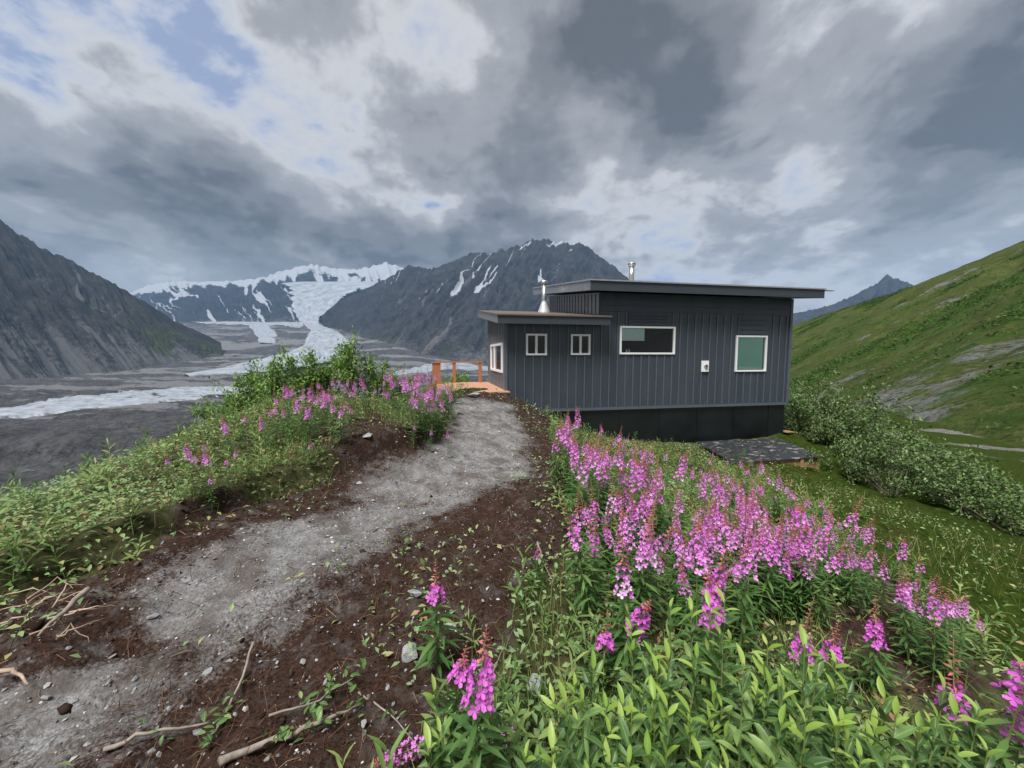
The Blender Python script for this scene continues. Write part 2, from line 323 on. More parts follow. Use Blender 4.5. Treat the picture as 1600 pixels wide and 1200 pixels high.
def ground_z(x, y, detail=True):
    x = np.asarray(x, float); y = np.asarray(y, float); z = base_z(x, y)
    r = np.hypot(x, y); fade = sstep(200, 20, r)
    z = z+fbm(x*.5, y*.5, 3, 3)*.07*fade+fbm(x*.06, y*.06, 9, 3)*1.2*sstep(15, 60, r)
    if detail:
        gv, so, mo, s1 = masks(x, y)
        lip = sstep(-.02, .16, -s1)*sstep(.9, .2, -s1)*sstep(.5, -.5, x-(-.2))          # turf edge standing above the dug path
        z = z+lip*.2
        lump = ridged(x*3.2, y*3.2, 12, 3)*.09+fbm(x*11, y*11, 15, 3)*.05
        z = z+np.where(so > .02, so, 0)*(1-.8*gv)*lump+gv*(fbm(x*8, y*8, 21, 4)*.04+ridged(x*2.6, y*2.6, 22, 3)*.04+fbm(x*1.7, y*1.7, 23, 2)*.03)
        z = z+(1-so)*(1-gv)*fbm(x*4, y*4, 25, 3)*.05*fade+mo*fade*(ridged(x*.9, y*.9, 27, 4)*.28-.15+fbm(x*5, y*5, 29, 3)*.06)
    return z
def axis(lo, hi, n, fine):
    a, b = math.asinh(lo/fine), math.asinh(hi/fine); return np.sinh(np.linspace(a, b, n))*fine
def grid_faces(nx, ny):
    i = np.arange(nx*ny).reshape(ny, nx); return np.stack([i[:-1, :-1], i[:-1, 1:], i[1:, 1:], i[1:, :-1]], -1).reshape(-1, 4)
gx = axis(-420, 420, 620, 2.5); gy = np.r_[-np.sinh(np.linspace(1.6, 0.02, 16))*2.5, np.sinh(np.linspace(0, math.asinh(420/2.0), 560))*2.0+.3]
GX, GY = np.meshgrid(gx, gy); gxf, gyf = GX.ravel(), GY.ravel()
gv, so, mo, _ = masks(gxf, gyf)
ground = obj('ground', mesh('ground', np.c_[gxf, gyf, ground_z(gxf, gyf)], grid_faces(len(gx), len(gy)), M['ground'], {'gravel': gv, 'soil': so, 'moss': mo}, True))
tag(ground, 'knoll of gravel path, dark soil and mossy turf falling away on both sides', 'ground', kind='structure')
def gz(x, y): return float(ground_z(np.array([x]), np.array([y]))[0])
def hit(px, py, h=0.0, lo=.9, hi=40):
    """where a point h above the ground shows at this pixel"""
    r = ray(px, py); Y = np.geomspace(lo, hi, 260); z = r[2]*Y-h-ground_z(r[0]*Y, Y)
    k = np.where(z < 0)[0]
    y = Y[k[0]] if len(k) else Y[np.argmin(np.abs(z)/Y)]; return np.array([r[0]*y, y, gz(r[0]*y, y)])

# ================================================================== far terrain
def valley_z(x, y, rubble=1.0):
    r = np.hypot(x, y); rise = sstep(2600, 9500, y)*sstep(-.02, -.3, x/np.maximum(y, 1))
    return -150+rise*900+fbm(x*.0022, y*.0022, 41, 5)*20*sstep(300, 900, r)+(ridged(x*.006+y*.002, y*.008, 44, 5)*26-12)*rubble
th = np.linspace(radians(-72), radians(60), 640); rr = np.geomspace(260, 14000, 380)
TH, RR = np.meshgrid(th, rr); vx, vy = (RR*np.sin(TH)).ravel(), (RR*np.cos(TH)).ravel(); vz = valley_z(vx, vy)
cd_ = vy-700-.10*vx+fbm(vx*.006, vy*.006, 49, 3)*30; cl = sstep(-120, -10, cd_)*sstep(42, 12, cd_)*sstep(-480, -640, vx)          # melt hollow with an ice cliff
vz = vz-cl*34; wall_ = sstep(8, 16, cd_)*sstep(46, 38, cd_)*sstep(-500, -640, vx); vsn = wall_*sstep(.55, .8, vnoise(vx*.16, vy*.004, 50))*.0
vsc = sstep(-.25, .4, fbm(vx*.002, vy*.006, 47, 6, .6)); 
tag(obj('valley_floor', mesh('valley_floor', np.c_[vx, vy, vz], grid_faces(len(th), len(rr)), M['valley'],
    {'scree': vsc, 'green': np.zeros_like(vx), 'snow': vsn}, True)), 'grey moraine rubble filling the valley floor', 'valley', kind='structure')
def pline(pts, n):
    pts = np.array(pts, float); d = np.r_[0, np.cumsum(np.linalg.norm(np.diff(pts[:, :2], axis=0), axis=1))]; t = np.linspace(0, d[-1], n)
    return np.stack([np.interp(t, d, pts[:, i]) for i in range(3)], -1)
def mountain(name, label, ridge, foot, mat, ns, nt_, amp, seed, gully, paint, prof=1.15, jag=.035, sink=0, iso=650):
    R, B = pline(ridge, ns), pline(foot, ns); B[:, 2] = np.minimum(B[:, 2], valley_z(B[:, 0], B[:, 1])-25) if sink else B[:, 2]
    s = np.linspace(0, 1, ns)[None, :]; t = np.linspace(-.6, 1, nt_)[:, None]; L = np.linalg.norm(R[-1]-R[0])/1000*gully
    H = (R[:, 2]-B[:, 2])[None, :]; ta = np.abs(t)
    X = R[None, :, 0]+(B[:, 0]-R[:, 0])[None]*t; Y = R[None, :, 1]+(B[:, 1]-R[:, 1])[None]*t
    Z = R[None, :, 2]-H*ta**(1/prof)
    bend = fbm(np.broadcast_to(s*L*.5, X.shape), t*1.5+0*s, seed+5, 3)*.6
    gl = ridged(s*L+bend, t*.9+0*s, seed, 4); fine = ridged(s*L*4+bend*3, t*6+0*s, seed+9, 5)
    env = np.clip(ta*4, 0, 1)*np.clip((1-ta)*3+.15, 0, 1)
    Z = Z+H*env*((gl-.6)*amp+(fine-.55)*amp*.5)+H*jag*fbm(s*L*6+0*t, t*0+3.3+0*s, seed+2, 4)*np.exp(-ta*8)
    if iso: Z = Z+H*np.clip(ta*5, .12, 1)*np.clip((1-ta)*4, 0, 1)*amp*((ridged(X/iso, Y/iso, seed+21, 5)-.55)*.55+(ridged(X/iso*3.7, Y/iso*3.7, seed+27, 4)-.55)*.22)
    x, y, z = X.ravel(), Y.ravel(), Z.ravel()
    at = paint((s+0*t).ravel(), (t+0*s).ravel(), gl.ravel(), fine.ravel(), x, y, z)
    return tag(obj(name, mesh(name, np.c_[x, y, z], grid_faces(ns, nt_), mat, at, True)), label, name.replace('_', ' '), kind='structure')
px3 = lambda L: [tuple(P(*p)) for p in L]
def streaks(s, t, L, seed, w=.93):
    q = s*L+fbm(s*L*.3, t*2.5, seed, 4)*1.3; n = 1-np.abs(vnoise(q, t*1.2, seed+1)*2-1)
    return sstep(w-.05, w+.02, n)*sstep(.45, .62, vnoise(s*L*.45, t*3.5, seed+2))
def paint_left(s, t, gl, fi, x, y, z):
    return {'snow': 0*s, 'scree': sstep(.45, .95, t)*.55+sstep(.62, .45, gl)*.35+fbm(s*9, t*3, 5)*.25+streaks(s, t, 22, 5)*.6, 'green': sstep(.45, .95, s)*sstep(.05, .2, t)*(.45+fbm(s*12, t*5, 8)*.6)}
mountain('mountain_slope', 'dark brown mountain slope sinking to the valley at the left edge', px3([(-700,60,3600),(-300,215,3700),(0,346,3900),(60,384,4000),(112,408,4100),(165,436,4200),(225,470,4300),(265,497,4400),(300,513,4500),(345,535,4600)]),
    px3([(-700,640,1500),(-300,612,1900),(0,590,2300),(60,580,2600),(112,572,2900),(165,566,3100),(225,558,3400),(265,552,3700),(300,549,3900),(350,546,4200)]), M['leftmtn'], 520, 260, .16, 61, 3.0, paint_left, sink=70)
def paint_mid(s, t, gl, fi, x, y, z):
    hi = sstep(900, 1900, z)
    sn = sstep(.56, .40, gl)*hi*sstep(-.15, .25, fbm(s*24, t*4, 3))*.55+sstep(500, 1100, z)*streaks(s, t, 60, 8, .935)*.85+sstep(.30, .42, fbm(s*17, t*6, 66, 3))*sstep(1300, 1700, z)*.62
    return {'snow': np.where(t < .6, sn, 0), 'scree': sstep(.5, 1, t)*.5+fbm(s*14, t*4, 6)*.35+streaks(s, t, 60, 31)*.5, 'green': sstep(.7, .95, t)*(.35+fbm(s*20, t*7, 12)*.7)}
mountain('mountain_peak', 'dark rocky peak streaked with snow rising behind the cabin', px3([(503,494,7200),(512,484,7100),(530,470,7000),(560,456,7000),(600,436,7000),(640,414,7000),(668,421,7000),(700,410,7000),(735,396,7000),(765,394,7000),(805,388,7000),(832,374,7000),(872,377,7000),(908,380,7000),(945,405,7000),(985,438,7000),(1040,470,7000),(1120,505,6800),(1250,540,6500)]),
    px3([(505,500,7000),(520,512,6900),(548,528,6300),(575,545,5400),(620,560,4700),(650,568,4500),(700,570,4500),(760,570,4500),(830,570,4500),(900,570,4500),(980,570,4500),(1100,570,4500),(1300,570,4500)]), M['mtn'], 640, 280, .17, 71, 2.2, paint_mid, sink=60)
def paint_back(s, t, gl, fi, x, y, z):
    right = sstep(.45, .62, s+fbm(s*7, t*3, 4)*.06)
    sn = right*(.8-.62*sstep(.12, .34, fbm(s*34, t*9, 23, 5, .6))*sstep(.0, .12, t))+(1-right)*(np.maximum(streaks(s, t, 70, 17, .88), streaks(s, t, 50, 37, .9))*.85+sstep(.22, .04, t+fbm(s*40, t*0, 39)*.12)*.75)
    return {'snow': sn, 'scree': sstep(.7, 1, t)*.5, 'green': 0*s}
mountain('snowy_mountain', 'distant snow covered mountain with icefall feeding the glacier', px3([(180,470,12000),(225,447,12000),(260,439,12000),(330,440,12000),(400,436,12000),(440,424,12500),(480,413,13000),(520,417,13000),(560,420,13000),(605,411,13000),(630,419,13000),(680,440,13000),(760,470,13000)]),
    px3([(200,520,8500),(260,512,8800),(330,506,9000),(400,504,9000),(440,503,9000),(480,505,9000),(520,507,9000),(600,510,9000),(680,515,9000),(800,525,9000)]), M['snowmtn'], 360, 160, .15, 83, 1.6, paint_back)
def paint_far(s, t, gl, fi, x, y, z):
    return {'snow': sstep(.58, .45, gl)*sstep(.1, .3, t)*sstep(.3, .1, s)*1.2+sstep(.5, .42, gl)*.6*sstep(.15, .4, t), 'scree': 0*s, 'green': 0*s}
mountain('blue_mountain', 'distant blue grey pointed mountain beyond the green hillside', px3([(1130,520,8000),(1230,492,8000),(1290,478,8000),(1330,463,8000),(1360,447,8000),(1387,429,8000),(1408,438,8000),(1428,444,8000),(1480,465,8000),(1600,500,8000)]),
    px3([(1130,560,5500),(1230,556,5500),(1330,556,5500),(1400,556,5500),(1480,556,5500),(1600,556,5500)]), M['mtn'], 260, 120, .18, 91, 2.6, paint_far)
# glacier and ice ribbons
def ribbon(name, label, left, right, n=420, m=26, lift=0, drape=False):
    A, B = pline(left, n), pline(right, n); k = np.linspace(0, 40, n); D = B-A
    A, B = A+D*(fbm(k*.35, k*0, 5, 5, .65)*.28)[:, None], B+D*(fbm(k*.35, k*0+9, 6, 5, .65)*.28)[:, None]
    t = np.linspace(0, 1, m)[:, None, None]; V = (A[None]*(1-t)+B[None]*t); x, y = V[..., 0], V[..., 1]
    if drape: V[..., 2] = valley_z(x, y, .15)+lift+4
    else: V[..., 2] = np.maximum(V[..., 2], valley_z(x, y)+14)
    V[..., 2] += (fbm(x*.012, y*.012, 55, 4)*1.2+ridged(x*.03, y*.02, 57, 3)*.6)
    V[:2, :, 2] -= 3; V[-2:, :, 2] -= 3; V[0, :, 2] -= 14; V[-1, :, 2] -= 14
    ac = np.broadcast_to(t[..., 0], x.shape); al = np.broadcast_to(k[None], x.shape)
    return tag(obj(name, mesh(name, V.reshape(-1, 3), grid_faces(n, m), M['ice'], {'across': ac.ravel(), 'along': al.ravel()}, True)), label, 'ice', kind='structure')
ribbon('glacier', 'pale glacier winding down from the snowy mountain', px3([(440,440,11500),(455,470,9800),(468,498,8600),(478,515,7600),(492,530,6400),(478,545,5200),(400,562,3900),(340,574,3100),(288,584,2700)]),
       px3([(600,440,11500),(530,470,9800),(500,492,8600),(500,510,7600),(530,528,6400),(545,545,5200),(535,556,4200),(440,574,3100),(296,587,2650)]))
vp = lambda L: [tuple(on_z(a, b, -138)) for a, b in L]
ribbon('ice_shelf', 'dirty pale ice shelf at the foot of the snowy mountain', px3([(285,497,9300),(380,500,9000),(470,502,8700)]), px3([(320,514,7900),(400,519,7600),(475,521,7300)]), drape=True, lift=14)
ribbon('glacier_arm', 'narrow curved ice arm beside the main glacier', px3([(385,515,7700),(402,528,6400),(405,541,5300)]), px3([(412,513,7700),(432,526,6400),(428,543,5200)]), drape=True, lift=14)
ribbon('ice_stream', 'flat pale ice stream crossing the grey moraine', vp([(-300,650),(0,630),(120,616),(240,605),(345,600),(420,592)]), vp([(-300,668),(0,645),(120,636),(240,628),(345,620),(420,604)]), drape=True, lift=4)
ribbon('meltwater_river', 'thin white river strip beyond the deck', vp([(600,583),(680,576),(760,571),(860,567)]), vp([(600,590),(680,581),(760,577),(860,572)]), drape=True, lift=4)
def paint_hill(s, t, gl, fi, x, y, z):
    lean = t*1.1-s*3.2
    sc = sstep(.12, .55, fbm(s*9+t*2, lean*3.4, 14, 5, .62))*.46+fbm(x*.15, y*.15, 16, 4, .65)*.34
    return {'snow': 0*s, 'scree': sc, 'green': .40+fbm(s*16, lean*5, 19, 5, .6)*.9-sc*.7+fbm(x*.2, y*.2, 18, 3)*.25}
mountain('hillside', 'green grassy hillside with grey scree patches on the right', px3([(2600,60,150),(2000,225,190),(1750,318,210),(1600,376,225),(1560,392,230),(1500,417,240),(1440,441,255),(1400,456,270),(1340,475,295),(1300,487,320),(1230,511,380),(1130,545,480)]),
    [(24,-14,-7.5),(30,5,-7.4),(36,22,-7.6),(42,38,-8.2),(50,55,-9.3),(62,80,-12),(85,140,-18),(130,260,-26),(170,420,-30)], M['hill'], 640, 440, .055, 101, 30, paint_hill, 1.0, .01, iso=38)

# ================================================================== cabin
HA = P(790, 600, 11.5); HZ = -2.95; ROT = radians(11.3)
cabin = tag(obj('cabin', None, None, (HA[0], HA[1], HZ), (0, 0, ROT)), 'dark slate cabin with shed roofs, white windows and black foundation at the path end', 'cabin')
def hloc(lx, ly): return (HA[0]+lx*cos(ROT)-ly*sin(ROT), HA[1]+lx*sin(ROT)+ly*cos(ROT))
zl = lambda z: z-HZ
LEN, STEP, DL, DM, SL = 10.0, 2.97, 3.9, 5.6, math.tan(radians(7.4))
TL, TM, BOT = 1.0, 1.93, -1.69      # wall tops at the front, bottom of the siding
def wall_front(name, x0, x1, z0, z1, holes, mat, th=.14):
    xs = sorted({x0, x1, *[h[0] for h in holes], *[h[1] for h in holes]}); zs = sorted({z0, z1, *[h[2] for h in holes], *[h[3] for h in holes]}); m = MB()
    inh = lambda x, z: any(h[0] < x < h[1] and h[2] < z < h[3] for h in holes)
    for a, b in zip(xs, xs[1:]):
        for c, d in zip(zs, zs[1:]):
            if inh((a+b)/2, (c+d)/2): continue
            m.add([(a,0,zl(c)),(b,0,zl(c)),(b,0,zl(d)),(a,0,zl(d))], [(0,1,2,3)]); m.add([(a,th,zl(c)),(b,th,zl(c)),(b,th,zl(d)),(a,th,zl(d))], [(3,2,1,0)])
    for a, b, c, d in holes+[(x0, x1, z0, z1)]:
        q = [(a,zl(c)),(b,zl(c)),(b,zl(d)),(a,zl(d))]
        for i in range(4):
            (p0, q0), (p1, q1) = q[i], q[(i+1)%4]; m.add([(p0,0,q0),(p1,0,q1),(p1,th,q1),(p0,th,q0)], [(0,1,2,3)])
    return m.build(name, mat, cabin)
W = {'w1': (.635,1.24,.02,.62), 'w2': (2.04,2.63,.03,.62), 'w3': (3.65,5.53,.05,.89), 'w4': (7.85,9.02,-.53,.64)}
wall_front('wall', 0, STEP, BOT, TL, [W['w1'], W['w2']], M['siding'])
wall_front('wall', STEP, LEN, BOT, TM, [W['w3'], W['w4']], M['siding'])
def slope_wall(name, lx, y0, y1, z0, zfront, mat, hole=None, th=.14, inward=1):
    ys = sorted({y0, y1, *((hole[0], hole[1]) if hole else ())}); m = MB()
    for a, b in zip(ys, ys[1:]):
        ta, tb = zfront+SL*a, zfront+SL*b; spans = [(z0, z0, ta, tb)]
        if hole and a >= hole[0] and b <= hole[1]: spans = [(z0, z0, hole[2], hole[2]), (hole[3], hole[3], ta, tb)]
        for (ca, cb, da, db) in spans:
            v = [(lx+k*th*inward, yy, zl(zz)) for k in (0, 1) for yy, zz in ((a, ca), (b, cb), (b, db), (a, da))]
            m.add(v, [(0,1,2,3),(7,6,5,4),(0,4,5,1),(3,2,6,7),(1,5,6,2),(0,3,7,4)])
    return m.build(name, mat, cabin)
slope_wall('side_wall', 0, .142, DL, BOT, TL-.005, M['sidemetal'], (.5, 2.85, -.52, .36))
slope_wall('side_wall', STEP, .142, DM, .5, TM-.005, M['sidemetal'])
slope_wall('side_wall', LEN, .142, DM, BOT, TM-.005, M['siding'], inward=-1)
MB().box(.15, STEP, DL-.14, DL, zl(BOT), zl(TL+SL*DL-.05)).build('back_wall', M['siding'], cabin)
MB().box(STEP+.15, LEN-.15, DM-.14, DM, zl(BOT), zl(TM+SL*DM-.05)).build('back_wall', M['siding'], cabin)
MB().box(.16, LEN-.16, .16, DL-.15, zl(BOT), zl(BOT)+.1).build('floor', M['interior'], cabin)
MB().box(.04, LEN-.04, .05, DM-.05, 0-.3, zl(BOT)-.004).build('foundation', M['found'], cabin)
for i in range(7): MB().box(.9+i*1.4, .93+i*1.4, .036, .052, 0-.25, zl(BOT)-.01).build('foundation_seam', M['found'], cabin)
MB().box(-.02, LEN+.02, -.03, -.002, zl(BOT)-.03, zl(BOT)+.05).build('base_trim', M['batten'], cabin)
MB().box(-.035, .05, -.034, -.003, zl(BOT)+.052, zl(TL)-.01).build('corner_trim', M['batten'], cabin)
MB().box(LEN-.06, LEN+.03, -.034, -.003, zl(BOT)+.052, zl(TM)-.01).build('corner_trim', M['batten'], cabin)
bat_me = MB().box(-.018, .018, -.026, -.002, 0, 1).mesh('batten', M['batten'])
BAND = 1.36                                                    # the horizontal boards under the high eave start here
LAPS = [(3.92, 5.28, .95, BAND-.03), (7.95, 8.98, .70, BAND-.03)]
def batten(x, a, b):
    if b-a > .06: obj('batten', bat_me, cabin, (x, 0, zl(a)), (0, 0, 0), (1, 1, b-a))
x = .30
while x < LEN-.12:
    top = TL-.02 if x < STEP+.1 else BAND-.02; cuts = [(h[2]-.05, h[3]+.05) for h in W.values() if h[0]-.07 < x < h[1]+.07]
    cuts += [(a[2]-.02, a[3]+.02) for a in LAPS if a[0]-.03 < x < a[1]+.03]
    lo = BOT+.06
    for c, d in sorted(cuts): batten(x, lo, min(c, top)); lo = max(lo, d)
    batten(x, lo, top); x += .272
side_me = MB().box(-.028, -.002, -.02, .02, 0, 1).mesh('side_batten', M['sidemetal'])
for k in range(13):
    y = .2+k*.29
    if y > DL-.05: break
    top = TL+SL*y-.06
    if .42 < y < 2.93: obj('batten', side_me, cabin, (0, y, zl(BOT)), scale=(1, 1, -.58-BOT)); obj('batten', side_me, cabin, (0, y, zl(.42)), scale=(1, 1, top-.42))
    else: obj('batten', side_me, cabin, (0, y, zl(BOT)), scale=(1, 1, top-BOT))
for k in range(18):
    y = .08+k*.3
    if y < DM-.1: obj('batten', side_me, cabin, (STEP, y, zl(1.15)), scale=(1, 1, TM+SL*y-1.2))
def lap(x0, x1, z0, z1, n):
    h = (z1-z0)/n
    for k in range(n):
        a = z0+k*h; MB().add([(x0,-.030,zl(a)),(x1,-.030,zl(a)),(x1,-.010,zl(a+h-.004)),(x0,-.010,zl(a+h-.004)),(x0,-.002,zl(a)),(x1,-.002,zl(a)),(x1,-.002,zl(a+h-.004)),(x0,-.002,zl(a+h-.004))],
            [(0,1,2,3),(4,7,6,5),(0,4,5,1),(3,2,6,7),(0,3,7,4),(1,5,6,2)]).build('lap_board', M['siding'], cabin)
lap(STEP+.02, LEN-.07, BAND, TM, 3)
for a in LAPS: lap(a[0], a[1], a[2], a[3], 4)
def window(hole, label, mull=None, blind=None, fw=.055):
    a, b, c, d = hole; fr = MB(); e = .04
    fr.box(a-.02, b+.02, -.05, e, zl(d)-fw+.02, zl(d)+.02).box(a-.02, b+.02, -.05, e, zl(c)-.02, zl(c)+fw-.02)
    fr.box(a-.02, a+fw-.02, -.048, e-.002, zl(c)+fw-.02, zl(d)-fw+.02).box(b-fw+.02, b+.02, -.048, e-.002, zl(c)+fw-.02, zl(d)-fw+.02)
    o = fr.build('window', M['white'], cabin); o['label'] = label
    MB().box(a+.03, b-.03, .0, .008, zl(c)+.03, zl(d)-.03).build('pane', M['glass'], o)
    if mull: MB().box((a+b)/2-.035, (a+b)/2+.035, -.03, .03, zl(c)+fw-.018, zl(d)-fw+.018).build('mullion', M['white'], o)
    if blind:
        x0, x1, z0, mt = blind; MB().box(x0, x1, .06, .07, zl(z0), zl(d)-.02).build('blind', M[mt], o)
        MB().box(x0, x1, .055, .075, zl(z0)-.03, zl(z0)-.002).build('blind_rail', M['white' if mt == 'blindpale' else 'blind'], o)
    return o
window(W['w1'], 'small two-pane slider nearest the deck', True); window(W['w2'], 'small two-pane slider beside the low roof end', True)
w3 = window(W['w3'], 'wide window with half lowered blind', None, (3.69, 4.52, .49, 'blindpale')); window(W['w4'], 'square window with drawn teal blind', None, (7.9, 8.97, -.44, 'blind'))
for k, xx in enumerate((3.93, 4.02)): MB().tube([(xx,.10,zl(.07)),(xx,.10,zl(.14)),(xx,.10,zl(.16)),(xx,.10,zl(.2))], [.025,.025,.01,.01], 8).build('sill_bottle', M['white'], w3)
sw = MB(); a, b, c, d = .5, 2.85, -.52, .36
sw.box(-.05,.04,a-.02,b+.02,zl(d)-.05,zl(d)+.02).box(-.05,.04,a-.02,b+.02,zl(c)-.02,zl(c)+.05).box(-.048,.038,a-.02,a+.05,zl(c)+.05,zl(d)-.05).box(-.048,.038,b-.05,b+.02,zl(c)+.05,zl(d)-.05).box(-.048,.038,2.0,2.07,zl(c)+.05,zl(d)-.05)
sw = sw.build('window', M['white'], cabin); sw['label'] = 'long side window facing the deck'
MB().box(0, .008, a+.03, b-.03, zl(c)+.03, zl(d)-.03).build('pane', M['glass'], sw)
def roof(x0, x1, y0, y1, zf, th, edge):
    """shed roof rising to the back; zf = top of its front edge"""
    def slab(a0, a1, b0, b1, lo, hi): 
        return MB().add([(x, y, zl(zf+SL*(y-y0))+dz) for x in (a0, a1) for y in (b0, b1) for dz in (lo, hi)], [(0,1,3,2),(4,6,7,5),(0,4,5,1),(2,3,7,6),(0,2,6,4),(1,5,7,3)])
    r = slab(x0+.03, x1-.03, y0+.03, y1-.03, -th, -.03).build('roof', M['fascia'], cabin)
    slab(x0-.03, x1+.03, y0-.04, y1+.03, -.028, .012).build('roof_sheet', edge[0], r)
    slab(x0, x1, y0, y0+.028, -th-.02, -.030).build('fascia', M['fascia'], r)
    slab(x0, x0+.028, y0+.03, y1, -th-.02, -.030).build('fascia', M['sidemetal'], r); slab(x1-.028, x1, y0+.03, y1, -th-.02, -.030).build('fascia', M['fascia'], r)
    return r
lowroof = roof(-.32, 3.06, -.55, DL+.45, 1.15, .24, (M['copper'],))
highroof = roof(STEP-.57, LEN+.62, -.6, DM+.5, 2.19, .29, (M['roofmetal'],))
MB().box(LEN+.652, LEN+1.0, -.62, -.5, zl(2.13), zl(2.15)).build('drip_edge', M['roofmetal'], highroof)
def pipe(lx, ly, z0, z1, r, cone):
    p = MB().tube([(lx,ly,zl(z0)),(lx,ly,zl(z1-.12))], r, 16).build('stove_pipe', M['steel'], cabin, True)
    MB().tube([(lx,ly,zl(z1-.15)),(lx,ly,zl(z1-.1)),(lx,ly,zl(z1-.06))], [r*1.1,r*1.45,r*1.45], 16).build('cap', M['steel'], p); MB().tube([(lx,ly,zl(z1-.045)),(lx,ly,zl(z1))], [r*1.6,r*1.3], 16).build('cap', M['steel'], p)
    if cone: MB().tube([(lx,ly,zl(z0)-.05),(lx,ly,zl(z0)+.02),(lx,ly,zl(z0+.40)),(lx,ly,zl(z0+.44))], [.25,.23,.09,.09], 20).build('flashing_cone', M['flash'], p)
pipe(2.0, 2.9, 1.15+SL*3.45, 2.78, .085, True); pipe(5.6, 3.0, 2.19+SL*3.6, 3.62, .10, False)
MB().box(2.955, 2.965, 1.0, 1.25, zl(1.62), zl(1.95)).build('eave_vent', M['copper'], cabin)
vt = MB().box(6.54, 6.80, -.06, -.003, zl(-.54), zl(-.18)).build('wall_vent', M['white'], cabin)
MB().tube([(6.69,-.062,zl(-.36)),(6.69,-.10,zl(-.36))], [.075,.06], 14).build('vent_nozzle', M['steel'], vt); MB().tube([(6.69,-.101,zl(-.36)),(6.69,-.104,zl(-.36))], .035, 12).build('vent_hole', M['found'], vt)
# deck and railing
dz = -1.05
deck = tag(obj('deck', None, None, (*hloc(-1, 1.8), dz-.3), (0, 0, ROT)), 'reddish plank deck beside the cabin at the path end', 'deck')
bw = .138; bme = MB().box(-bw/2+.004, bw/2-.004, -2.15, 2.1, .262, .30).mesh('deck_board', M['deck'])
for k in range(15): obj('deck_board', bme, deck, (-1.0+.07+k*bw, 0, random.uniform(-.002, .002)))
MB().box(-1.0, 1.0, -2.1, -2.06, .08, .258).build('rim_joist', M['plank'], deck); MB().box(-1.0, 1.0, 2.0, 2.04, .08, .258).build('rim_joist', M['plank'], deck)
MB().box(-1.0, -.96, -2.05, 1.99, .08, .258).build('rim_joist', M['plank'], deck)
rail = tag(obj('railing', None, None, (*hloc(-1.05, 3.7), dz), (0, 0, ROT)), 'orange brown wooden railing with thick corner post at the deck end', 'railing')
for lx in (-.28, .72): MB().box(lx-.06, lx+.06, -.06, .06, .0, .76).build('post', M['cedar'], rail)
MB().box(-.93, .80, -.08, .08, .762, .815).build('top_rail', M['cedar'], rail)
MB().box(-1.10, -.80, -.62, -.32, -.3, .76).build('corner_post', M['cedar'], rail); MB().box(-1.13, -.77, -.65, -.29, .762, .80).build('post_cap', M['cedar'], rail)
MB().box(-1.0, -.9, -.30, -.075, .64, .755).build('side_rail', M['cedar'], rail)
# tarred box beside the foundation
c = hloc(7.95, -1.2); hb = tag(obj('storage_hatch', None, None, (c[0], c[1], -3.55), (0, 0, ROT)), 'low timber box with black membrane lid below the cabin foundation', 'hatch')
m_, q_, b_ = new_mat('worn_black_membrane'); nn = q_.noise(q_.n('ShaderNodeMapping', i_0=objco(q_), i_Scale=(2.2, 5, 5)).outputs[0], 1.9, 7, .68, .5)
q_.put(b_.inputs['Base Color'], q_.ramp(nn, [(.50, (.022, .024, .027)), (.58, (.05, .052, .055)), (.66, (.42, .42, .42))])); b_.inputs['Roughness'].default_value = .55
MB().add([(-1.7,-.72,.50),(1.42,-.72,.50),(1.42,.9,.74),(-1.7,.9,.74),(-1.7,-.72,.46),(1.42,-.72,.46),(1.42,.9,.70),(-1.7,.9,.70)], [(0,1,2,3),(7,6,5,4),(0,4,5,1),(1,5,6,2),(2,6,7,3),(3,7,4,0)]).build('lid', m_, hb)
for k in range(3): MB().box(-1.62, 1.36, -.66, -.62, .02+k*.148, .16+k*.148).build('plank', M['plank'], hb)
for k in range(3): MB().box(1.32, 1.36, -.615, .85, .02+k*.148, .16+k*.148).build('plank', M['plank'], hb)
for xx in (.62, 1.2): MB().box(xx, xx+.09, -.72, -.665, -.25, .45).build('stake', M['plank'], hb)
c = hloc(10.3, .2); tag(MB().box(-.25, .25, -.15, .15, 0, .04).build('board_offcut', M['plank'], None, loc=(c[0], c[1], max(gz(*c)+.05, -2.86)), rot=(.05, .1, .5)), 'orange board offcut lying at the far foundation corner', 'board')

# ================================================================== stones
def rock_mesh(seed, sub=2, flat=.7):
    import bmesh
    bm = bmesh.new(); bmesh.ops.create_icosphere(bm, subdivisions=sub, radius=1); rs = np.random.RandomState(seed)
    pl = [(lambda d: d/np.linalg.norm(d))(rs.normal(size=3)) for _ in range(16)]; lim = rs.uniform(.38, .8, 16)
    for v in bm.verts:
        p = np.array(v.co)
        for d, l in zip(pl, lim):
            k = p@d
            if k > l: p = p-d*(k-l)*.98
        v.co = p*(1, .8, flat)
    me = bpy.data.meshes.new('rock'); bm.to_mesh(me); bm.free(); me.materials.append(M['stone']); return me
RK = [rock_mesh(s, 3, f) for s, f in ((1,.6),(2,.7),(3,.5),(4,.8),(5,.35))]
def rock(px, py, wpx, var, label, group=None, name='rock', sx=1.0):
    h = hit(px, py); s = wpx/2/F*h[1]
    return tag(obj(name, RK[var], None, (h[0], h[1], h[2]+s*.15), (random.uniform(-.2,.2), random.uniform(-.2,.2), random.uniform(0, 6.3)), (s*sx, s, s)), label, 'rock', group)
rock(649, 930, 32, 4, 'flat pale slab on the soil right of the path', sx=1.4); rock(640, 1025, 40, 3, 'dark upright rock half sunk in soil beside the tallest foreground fireweed')
rock(706, 982, 30, 1, 'pale grey rock just right of the short foreground fireweed'); rock(833, 1078, 46, 0, 'grey rock lying among cut stems and green leaves')
